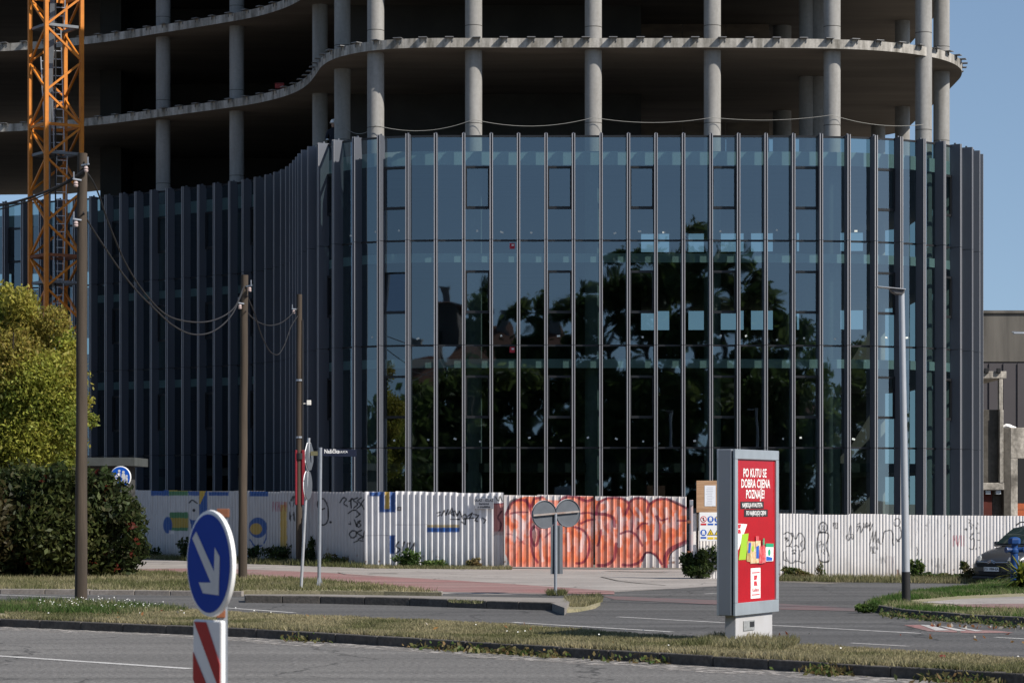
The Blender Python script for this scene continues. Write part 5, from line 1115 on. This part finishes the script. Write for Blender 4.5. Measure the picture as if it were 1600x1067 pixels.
# local frame: nose points to -y, x across; z up
St = [(-.02, .30, .62, .62, .60), (.06, .22, .78, .74, .72), (.30, .18, .845, .90, .83), (.75, .17, .865, 1.03, .85), (1.12, .17, .87, 1.10, .86), (1.90, .17, .875, 1.12, .865), (2.9, .17, .875, 1.13, .865), (3.8, .2, .86, 1.12, .85), (4.2, .26, .80, 1.05, .78), (4.28, .34, .72, .95, .70)]
def sect(y, zb, w, zt, wt): return [(-w*.78, y, zb), (-w*.97, y, zb+.10), (-w, y, zb+.30), (-wt*1.0, y, zt-.16), (-wt*.93, y, zt-.045), (-wt*.6, y, zt), (0, y, zt+.02), (wt*.6, y, zt), (wt*.93, y, zt-.045), (wt, y, zt-.16), (w, y, zb+.30), (w*.97, y, zb+.10), (w*.78, y, zb)]
def loft(rows, closed_ends=True):
    n = len(rows[0]); v = [p for r in rows for p in r]; f = [(i*n+k, i*n+(k+1) % n, (i+1)*n+(k+1) % n, (i+1)*n+k) for i in range(len(rows)-1) for k in range(n)]
    if closed_ends: f += [tuple(range(n))[::-1], tuple((len(rows)-1)*n+k for k in range(n))]
    return v, f
M_CAR = mat('car_paint', (.052, .053, .055), .38, metal=.35, spec=.5, var=.15, vscale=2, fine=.03)
b_ = bpy.data.materials['car_paint'].node_tree.nodes['Principled BSDF']; b_.inputs['Coat Weight'].default_value = .5; b_.inputs['Coat Roughness'].default_value = .15
v, f = loft([sect(*s) for s in St]); m = MB().add(v, f); o = m.build('body', M_CAR, car, smooth=True); sb = o.modifiers.new('s', 'SUBSURF'); sb.levels = 2; sb.render_levels = 2
Cb = [(1.02, .80, 1.09, .78, 1.10), (1.35, .80, 1.05, .72, 1.36), (1.72, .80, 1.05, .64, 1.60), (2.2, .80, 1.05, .62, 1.69), (3.2, .80, 1.05, .61, 1.69), (3.9, .79, 1.05, .60, 1.62), (4.16, .76, 1.03, .58, 1.40), (4.22, .74, 1.03, .66, 1.08)]
v, f = loft([[(-wb, y, zb), (-(wb*.45+wt*.55), y, zb+(zt-zb)*.6), (-wt, y, zt-.05*min(1, (zt-zb))), (-wt*.8, y, zt), (0, y, zt+.015), (wt*.8, y, zt), (wt, y, zt-.05*min(1, (zt-zb))), ((wb*.45+wt*.55), y, zb+(zt-zb)*.6), (wb, y, zb)] for y, wb, zb, wt, zt in Cb])
o = MB().add(v, f).build('cabin', M_CAR, car, smooth=True)
M_CG = bpy.data.materials.new('car_glass'); M_CG.use_nodes = True; q = M_CG.node_tree.nodes['Principled BSDF']; q.inputs['Base Color'].default_value = (.02, .035, .035, 1); q.inputs['Roughness'].default_value = .04; q.inputs['Specular IOR Level'].default_value = .8
m = MB()                                                              # windscreen, standing just proud of the cabin shell
def wq(y, u): 
    ys = [c[0] for c in Cb]; wt = np.interp(y, ys, [c[3] for c in Cb]); zt = np.interp(y, ys, [c[4] for c in Cb]); return (u*wt*.94, y-.018, zt+.012+(1-u*u)*.015)
rows = [[wq(y, u) for u in np.linspace(-1, 1, 9)] for y in (1.07, 1.2, 1.35, 1.5, 1.68)]
n = 9; m.add([p for r in rows for p in r], [(i*n+k, i*n+k+1, (i+1)*n+k+1, (i+1)*n+k) for i in range(4) for k in range(8)]); m.build('windscreen', M_CG, car, smooth=True)
for sg in (-1, 1):
    m = MB()
    for y0, y1, t0, t1 in ((1.28, 1.95, 1.26, 1.58), (2.02, 2.85, 1.58, 1.60), (2.92, 3.75, 1.60, 1.56)):
        m.add([(sg*.812, y0, 1.09), (sg*.812, y1, 1.09), (sg*.655, y1, t1), (sg*(.70 if t0 < 1.4 else .655), y0, t0)], [(0, 1, 2, 3)])
    m.build('side_window', M_CG, car)
    m = MB(); m.plate([(-.17, -.05), (.15, -.08), (.17, .10), (-.10, .05)], -.04, .04); xf(m, Matrix.Rotation(sg*.55, 3, 'Z'), (sg*.60, .13, .745)); m.build('headlight', mat('lamp_glass', (.45, .46, .46), .12, metal=.3), car, bevel=.02)
    m = MB(); m.box((sg*.96, 1.38, 1.13), (.20, .10, .15)); m.build('wing_mirror', M_CAR, car, bevel=.03)
    m = MB(); m.tube([(sg*.60, 1.75, 1.66), (sg*.60, 1.95, 1.745), (sg*.60, 3.5, 1.745), (sg*.60, 3.7, 1.66)], .022, 6); m.build('roof_rail', M_BLACK, car)
    for yy in (.78, 3.48):
        m = MB(); m.lathe([(.0, -.10), (.24, -.10), (.315, -.07), (.325, 0), (.315, .09), (.22, .10), (0, .09)], 24); m.v = [(sg*(.765+z), yy+x, .315+y) for x, y, z in m.v]; w_ = m.build('wheel', M_BLACK, car, smooth=True)
        m = MB(); m.lathe([(0, .0), (.20, .0), (.215, .015), (.0, .03)], 20); m.v = [(sg*(.865+z*.5), yy+x, .315+y) for x, y, z in m.v]; m.build('rim', M_STEEL, w_)
m = MB(); m.plate([(-.52, -.07), (.52, -.07), (.56, .03), (-.56, .03)], -.03, .03, c=(0, -.015, .60)); m.plate([(-.46, -.06), (.46, -.06), (.50, .05), (-.50, .05)], -.03, .03, c=(0, .01, .36)); m.build('grille', M_BLACK, car, bevel=.01)
m = MB(); m.tube([(-.52, -.02, .665), (-.15, -.045, .655), (0, -.055, .72), (.15, -.045, .655), (.52, -.02, .665)], .014, 6); m.tube([(-.12, -.055, .62), (0, -.06, .68), (.12, -.055, .62)], .014, 6); m.build('chevron_badge', mat('chrome', (.6, .6, .6), .15, metal=1.), car)
m = MB(); m.box((0, -.055, .47), (.52, .015, .115)); pl = m.build('number_plate', MW, car)
m = MB(); put_text(m, 'ZG 1984-EA', 0, -.0645, .47, .10, bold=.002); m.build('plate_lettering', M_INK, car)
m = MB(); m.box((0, 0.0, .23), (1.40, .08, .08)); m.build('lower_bumper', mat('bumper_plastic', (.035, .035, .036), .7), car, bevel=.03)

# blue hydrant
hx, hdd = (1585-CX)*61.5/F, 61.5
hy = thing('fire_hydrant', 'blue pillar hydrant standing in front of the parked car', 'hydrant', (hx, hdd, .1)); M_HB = mat('hydrant_blue', (.006, .05, .19), .5, var=.3, vscale=6)
m = MB(); m.lathe([(.13, 0), (.13, .05), (.095, .08), (.095, .78), (.115, .80), (.115, .86), (.08, .90), (.08, 1.0)], 18); m.build('barrel', M_HB, hy, smooth=True)
m = MB(); m.lathe([(.14, 1.0), (.15, 1.02), (.15, 1.10), (.13, 1.14), (.05, 1.17)], 6); m.build('cap', M_HB, hy)
for sg in (-1, 1): m = MB(); m.cyl((sg*.08, -.02, .86), (sg*.19, -.06, .86), .06, n=12); m.cyl((sg*.19, -.06, .86), (sg*.22, -.07, .86), .075, n=8); m.build('outlet', mat('hydrant_dark', (.006, .035, .13), .5), hy)

# spiky palm-like plant at the right edge
yk = thing('yucca', 'spiky yellow green yucca plant at the right edge in front of the hydrant', 'plant', ((1597-CX)*57.5/F, 57.5, -.05))
vs = []; cs = []; 
for k in range(210):
    an = rng.uniform(0, 2*math.pi); el = rng.uniform(-.25, 1.25); L = rng.uniform(.45, .8); o = np.array([rng.normal()*.05, rng.normal()*.05, 0.45+rng.uniform(-.3, .15)]); d0 = np.array([math.cos(an)*math.cos(el), math.sin(an)*math.cos(el), math.sin(el)]); sd = np.cross(d0, [0, 0, 1]); sd /= np.linalg.norm(sd)+1e-6
    col = np.array([(.20, .23, .03), (.10, .15, .03), (.28, .27, .05), (.05, .07, .03)][rng.integers(0, 4)])
    pts_ = [o+d0*L*u-np.array([0, 0, .22*u*u]) for u in (0.05, .4, .75, 1.)]; ws = (.022, .030, .022, .002)
    for a in range(3): vs += [pts_[a]-sd*ws[a], pts_[a]+sd*ws[a], pts_[a+1]+sd*ws[a+1], pts_[a+1]-sd*ws[a+1]]; cs += [col]*4
np_mesh('leaf_blades', np.array(vs), np.arange(len(vs)).reshape(-1, 4), M_LEAF, np.array(cs), yk)
m = MB(); m.tube([(0, 0, 0), (.02, 0, .3), (0, 0, .75)], [.10, .085, .06], 9); m.build('trunk', M_BARK, yk)

# ------------------------------------------------------------------ buildings at the right edge
rb = thing('grey_hall', 'large dark grey windowless hall beyond the building site at the right edge', 'building', (28, 140, 0)); d = 135.0
z_ = lambda py, dd: H-(py-HZ)*dd/F
xr = lambda px, dd: (px-CX)*dd/F
M_HALL = mat('hall_concrete', (.15, .138, .12), .95, var=.85, vscale=.5, col2=(.07, .065, .058), stretch=(2.5, 2.5, .25)); M_CLAD = mat('hall_cladding', (.075, .068, .072), .8, var=.3, vscale=.3)
x0 = xr(1490, d); m = MB(); m.box((x0+15-28, d+6-140, (z_(565, d)+z_(489, d))/2), (30, 12, z_(489, d)-z_(565, d))); m.build('upper_wall', M_HALL, rb)
m = MB(); m.box((x0+15-28, d+6-140, z_(566, d)/2), (29.9, 11.9, z_(566, d)))
for k in range(40): m.box((x0+.4+k*.75-28, d-140+.02, z_(566, d)/2), (.05, .06, z_(566, d)-.1))
m.build('cladding', M_CLAD, rb)
m = MB(); m.box((x0+15-28, d+6-140, z_(489, d)+.06), (30.2, 12.2, .14)); m.build('roof_edge', M_HALL, rb)
fl_ = thing('flood_lamp', 'thin white lamp arm reaching in at the right edge before the grey hall', 'lamp', (xr(1606, 60), 60, 0))
m = MB(); m.cyl((0, 0, 0), (0, 0, z_(517, 60)), .06, .045, 12); m.build('pole', M_STEEL, fl_); m = MB(); m.bar((.02, 0, z_(519.5, 60)), (xr(1581, 60)-xr(1606, 60), 0, z_(518.5, 60)), .06, .02); m.build('arm', M_STEEL, fl_); m = MB(); m.box((-.22, 0, z_(521, 60)), (.25, .10, .035)); m.build('lamp_head', M_STEEL, fl_, bevel=.01)
rn = thing('concrete_frame', 'unfinished raw concrete frame of slabs and posts right of the glass podium', 'building', (xr(1560, 100), 100, 0)); d = 100.0; ox = rn.location.x
def cb(name, pa, pb_, ya, yb, dd, th, mt): m = MB(); m.box(((xr(pa, dd)+xr(pb_, dd))/2-ox, dd+th/2-100, (z_(ya, dd)+z_(yb, dd))/2), (xr(pb_, dd)-xr(pa, dd), th, z_(ya, dd)-z_(yb, dd))); return m.build(name, mt, rn, bevel=.015)
M_RAW = mat('raw_concrete', (.50, .46, .40), .95, var=.95, vscale=1.8, col2=(.11, .10, .085), stretch=(1, 1, .5), fine=.25, fscale=9, bump=.5, bscale=10)
M_RAWD = mat('dirty_concrete', (.11, .10, .085), .95, var=.9, vscale=1.2, col2=(.055, .05, .042), fine=.2, fscale=8)
cb('floor_slab', 1490, 1572.5, 580, 591, d, 5, M_RAW); cb('floor_slab', 1490, 1569, 754, 765, d, 5, M_RAW); cb('post', 1561, 1567, 591.2, 640, d+.02, .3, M_RAW); cb('post', 1562, 1568, 640.2, 753.8, d-.02, .35, M_RAW)
cb('panel', 1505, 1561.5, 640, 753.8, d+.25, .15, M_RAWD); cb('pier', 1568.3, 1579, 668, 880, d+.1, 1.0, M_RAWD); cb('lintel', 1579.2, 1640, 668, 716, d+.1, .9, M_RAW); cb('pier', 1579.2, 1590, 716.2, 880, d+.1, .9, M_RAW)
cb('back_wall', 1540, 1640, 716, 880, d+4, .2, M_BLACK); cb('red_door', 1510, 1550, 766, 880, d+.3, .1, mat('red_door', (.09, .014, .008), .8, var=.6, vscale=2, col2=(.05, .01, .006)))
cb('side_wall', 1550.5, 1568, 766, 880, d+.5, .2, M_RAWD)
for a in (1542, 1561): cb('starter_block', a-3, a+3, 575, 583, d-.1, .2, M_BLACK); 
for a in (1544, 1560): cb('lamp_box', a-4, a+4, 765.5, 772, d+.1, .3, mat('lamp_box', (.42, .46, .50), .5))
m = MB(); m.tube([(xr(a, d)-ox, .3, z_(b, d)) for a, b in ((1569, 667), (1574, 665), (1579, 666.5), (1584, 667.4), (1590, 667.8))], [.06, .10, .12, .08, .03], 6); m.build('plastic_sheet', MW, rn)
bk = thing('brick_stack', 'stack of orange hollow bricks inside the raw concrete opening', 'bricks', (xr(1597, 101.6), 101.6, 0))
m = MB()
for r in range(2): m.box((0, 0, z_(800, 101.6)+r*.26-.03), (.42, .3, .24))
m.build('brick_course', mat('orange_brick', (.45, .11, .04), .8, var=.5, vscale=6), bk); m = MB(); m.box((0, 0, z_(812, 101.6)/2-.15), (.8, .6, z_(812, 101.6))); m.build('pallet_base', mat('pink_brick', (.30, .10, .09), .8), bk)

# site hut behind the hedge
sh = thing('site_hut', 'low concrete roofed hut half hidden behind the hedge and tree', 'hut', (xr(160, 80), 80, 0)); d = 80.0; ox = xr(160, d)
m = MB(); m.box((-.6, 1.5, z_(721, d)), (xr(200, d)-xr(100, d)+1.2, 3.0, .26)); m.build('roof_slab', mat('hut_roof', (.06, .068, .066), .9, var=.6, vscale=2), sh)
m = MB(); m.box((-.7, 1.6, z_(728, d)/2), (2.6, 2.6, z_(728, d))); m.build('wall', mat('hut_wall', (.05, .05, .047), .9, var=.6, vscale=2), sh)
m = MB(); m.box((.0, .28, 2.3), (.9, .05, .7)); m.build('window', M_CG, sh)

# ------------------------------------------------------------------ worker on the podium roof
def skin_body(name, V, E, R, mt, parent):
    me = bpy.data.meshes.new(name); me.from_pydata(V, E, []); o = bpy.data.objects.new(name, me); COL.objects.link(o); o.parent = parent
    sk_ = o.modifiers.new('skin', 'SKIN'); 
    for i, r in enumerate(R): me.skin_vertices[0].data[i].radius = (r, r) if not isinstance(r, tuple) else r
    me.skin_vertices[0].data[0].use_root = True
    ss_ = o.modifiers.new('sub', 'SUBSURF'); ss_.levels = 2; ss_.render_levels = 2; me.materials.append(mt); return o
wk = thing('person', 'worker in a white helmet and dark clothes standing beside a column on the podium roof', 'person', (xr(521.5, 90.6), 90.6, 13.76))
V = [(0, 0, .95), (0, 0, 1.15), (0, -.02, 1.38), (0, -.02, 1.50), (0, -.03, 1.60), (0, -.03, 1.72),
     (-.10, 0, .88), (-.12, -.02, .48), (-.12, .03, .09), (-.12, -.12, .05), (.10, 0, .88), (.13, -.02, .48), (.14, .03, .09), (.14, -.12, .05),
     (-.19, -.02, 1.41), (-.27, -.05, 1.14), (-.22, -.28, 1.06), (-.20, -.36, 1.06), (.19, -.02, 1.41), (.26, .02, 1.13), (.26, -.10, .90), (.26, -.13, .82)]
E = [(0, 1), (1, 2), (2, 3), (3, 4), (4, 5), (0, 6), (6, 7), (7, 8), (8, 9), (0, 10), (10, 11), (11, 12), (12, 13), (2, 14), (14, 15), (15, 16), (16, 17), (2, 18), (18, 19), (19, 20), (20, 21)]
R = [(.17, .12), (.15, .11), (.17, .11), .058, .085, .09, .095, .065, .045, .04, .095, .065, .045, .04, .065, .05, .038, .035, .065, .05, .038, .035]
skin_body('body', V, E, R, mat('dark_workwear', (.018, .02, .03), .9), wk)
m = MB(); m.lathe([(.145, 0), (.15, .01), (.118, .02), (.115, .07), (.09, .12), (.03, .145), (0, .147)], 18, c=(0, -.03, 1.69)); m.build('helmet', MW, wk, smooth=True)
m = MB(); m.lathe([(0, -.10), (.06, -.09), (.075, -.03), (.07, .05), (0, .06)], 14, c=(0, -.065, 1.63)); m.build('face', mat('skin', (.35, .20, .14), .6), wk, smooth=True)
for sx, hz, hy_ in ((-.20, 1.06, -.40), (.26, .78, -.14)):
    m = MB(); m.box((sx, hy_, hz), (.075, .10, .05)); gl_ = None
    for q_ in range(4): m.bar((sx-.03+.02*q_, hy_-.04, hz), (sx-.03+.02*q_, hy_-.10-.008*(q_ in (1, 2)), hz-.025), .016)
    m.bar((sx+.035, hy_+.01, hz), (sx+.065, hy_-.04, hz-.01), .018); m.build('work_glove', MW, wk, bevel=.006)

# ------------------------------------------------------------------ across the street behind the camera: what the glass mirrors
def far_tree(label, x, y, h, w, n, pal, seed, dens=.5, group=None):
    t = thing('tall_tree', label, 'tree', (x, y, 0), 0, group); bl = []; r = random.Random(seed)
    for k in range(46):
        u = r.uniform(.04, 1.); q = math.sqrt(max(.05, 1-((u-.5)/.56)**2)); a = r.uniform(0, 6.28); rr = r.uniform(.2, 1.)*w/2*q; s_ = w*r.uniform(.07, .16)*(.6+.4*q)
        bl.append((math.cos(a)*rr, math.sin(a)*rr, h*u-s_*.5, s_*1.25, s_*1.25, s_*r.uniform(.6, 1.0)))
    c, k = crown_points(n, bl, .1); c += rng.normal(size=c.shape)*.16*rng.random(n)[:, None]**2*3; c[:, 2] = np.maximum(c[:, 2], .1)
    leaf_mesh('crown', c, rng.uniform(.26, .46, n), clump_colours(n, k, pal, .3), t, up=.3)
    m = MB(); trunk(m, (0, 0, 0), h*.75, .38, 10, w*.38, seed); m.build('trunk', M_BARK, t, smooth=True)
PTD = 0
PT = [(.065, .11, .03), (.10, .145, .04), (.05, .08, .026), (.13, .16, .046)]
XV = lambda px, D=25: (px-CX)/F*(170+D)
for (px, py, w, n, lab) in ((872, 452, 5.0, 5000, 'slender tree behind the street, leftmost of the mirrored row'), (925, 440, 6.0, 6000, 'broad leafy tree mirrored in the middle of the glass front'), (985, 398, 6.5, 7000, 'loose open crowned tree mirrored right of the middle of the glass'), (1060, 372, 7.5, 8500, 'tall full crowned tree mirrored in the glass'),
                       (1130, 388, 7.0, 7000, 'wide tree mirrored between the two tallest crowns'), (1195, 352, 7.0, 8500, 'tallest tree of the mirrored row'), (1262, 382, 6.5, 7000, 'round crowned tree mirrored toward the right of the glass'), (1312, 425, 5.0, 5000, 'lower tree at the right end of the mirrored row')):
    D = 25+rng.uniform(-3, 5); far_tree(lab, (px-CX)/F*(170+D)+.0, -D, 2.2+(HZ-py)/F*(170+D), w*1.1, n+6000, PT, int(px))
for (px, h, w, lab) in ((640, 12, 7, 'rounded bush mass at the far left of the mirrored street'), (700, 12.0, 7, 'bushy tree before the mirrored apartment house'), (760, 11, 7, 'leafy tree before the two right chimneys of the mirrored house'), (810, 12.5, 7, 'bushy tree between the mirrored house and the slender tree'), (960, 12, 7, 'short bushy tree filling the gap under the loose open crown'),
                        (1090, 12, 7, 'short bushy tree at the foot of the tall full crown'), (1230, 12, 7, 'short bushy tree at the foot of the tallest mirrored tree'), (1350, 12, 6, 'short bushy tree ending the mirrored row on the right')):
    far_tree(lab, (px-CX)/F*190, -19+rng.uniform(-1, 2), h, w, 5000, PT, int(px))
for k, (x, y, h, w) in enumerate(((-9, -15, 13, 7), (-13, -17, 12, 8), (-17, -12, 12, 7), (-21, -20, 12, 9), (-28, -12, 12, 9), (-36, -4, 11, 9), (-44, 8, 10, 9), (-30, 26, 7, 8), (-37, 34, 8, 9), (-34, 14, 8, 9), (-46, 44, 9, 10), (-26, 4, 10, 9), (-55, 56, 8.5, 10), (-62, 70, 8, 10), (-20, -10, 12, 8))):
    far_tree('street tree beyond the left kerb mirrored in the left wing', x, y, h, w, 6000, PT, 300+k, group='trees mirrored in the left wing')
for k, (x, y, h, w) in enumerate(((28, -25, 15, 9), (33, -17, 14, 8), (36, -26, 16, 9), (43, -20, 15, 9), (51, -17, 15, 9), (58, -8, 14, 9), (46, -8, 14, 9), (54, 2, 13, 10), (60, 14, 13, 10), (66, 28, 12, 10), (74, 44, 12, 10), (38, -14, 13, 8), (84, 62, 12, 11))):
    far_tree('side street tree mirrored in the curved right end of the glass', x, y, h, w, 6000, PT, 400+k, group='trees mirrored in the right curve')
def house(label, x0, x1, y, zw, zr, m_w, m_r, chim):
    t = thing('apartment_house', label, 'house', ((x0+x1)/2, y, 0)); w = x1-x0; dp = 10
    m = MB(); m.box((0, -dp/2, zw/2), (w, dp, zw)); wl = m.build('wall', m_w, t)
    m = MB(); m.add([(-w/2-.4, .4, zw), (w/2+.4, .4, zw), (w/2+.4, -dp-.4, zw), (-w/2-.4, -dp-.4, zw), (-w/2+1.5, -dp/2, zr), (w/2-1.5, -dp/2, zr)], [(0, 1, 5, 4), (1, 2, 5), (2, 3, 4, 5), (3, 0, 4), (0, 3, 2, 1)]); rf = m.build('roof', m_r, t)
    for cx_ in chim: m = MB(); m.box((cx_, -dp*.4, zr+.2), (.9, .7, 2.0)); m.box((cx_, -dp*.4, zr+1.25), (1.1, .9, .14)); m.build('chimney', M_CONC, rf)
    k = 0
    for z in np.arange(1.6, zw-1.4, 3.1):
        for x in np.arange(-w/2+1.4, w/2-1, 2.6): MB().box((x, .03, z+.5), (1.2, .10, 1.4)).build('window', M_CG, t); k += 1
PL = mat('render_plaster', (.22, .20, .17), .9, var=.4, vscale=.4); RT = mat('roof_tile', (.13, .055, .035), .9, var=.5, vscale=2)
house('plastered apartment house with chimneys mirrored in the left half of the glass', XV(690, 35)-.5, XV(840, 35)+1, -35, 13.2, 16.4, PL, RT, (-2.5, -.8, 1.2, 2.6))
house('taller apartment block with a red gable mirrored beside the curved corner', XV(560, 32), XV(668, 32), -32, 17.4, 17.9, mat('render_dark', (.13, .11, .10), .9, var=.4, vscale=.4), RT, (1.8,))
house('long low house closing the mirrored street on the right', XV(1330, 38), XV(1600, 38), -38, 9.5, 12.5, PL, RT, (-3, 4))
house('apartment house at the left end of the mirrored street', -40, -12, -36, 11, 14.2, PL, RT, (-8, 0, 6))
sheet('pavement', [(-60, -12), (60, -60), (60, -14), (-60, 34)], .012, M_PAVE)
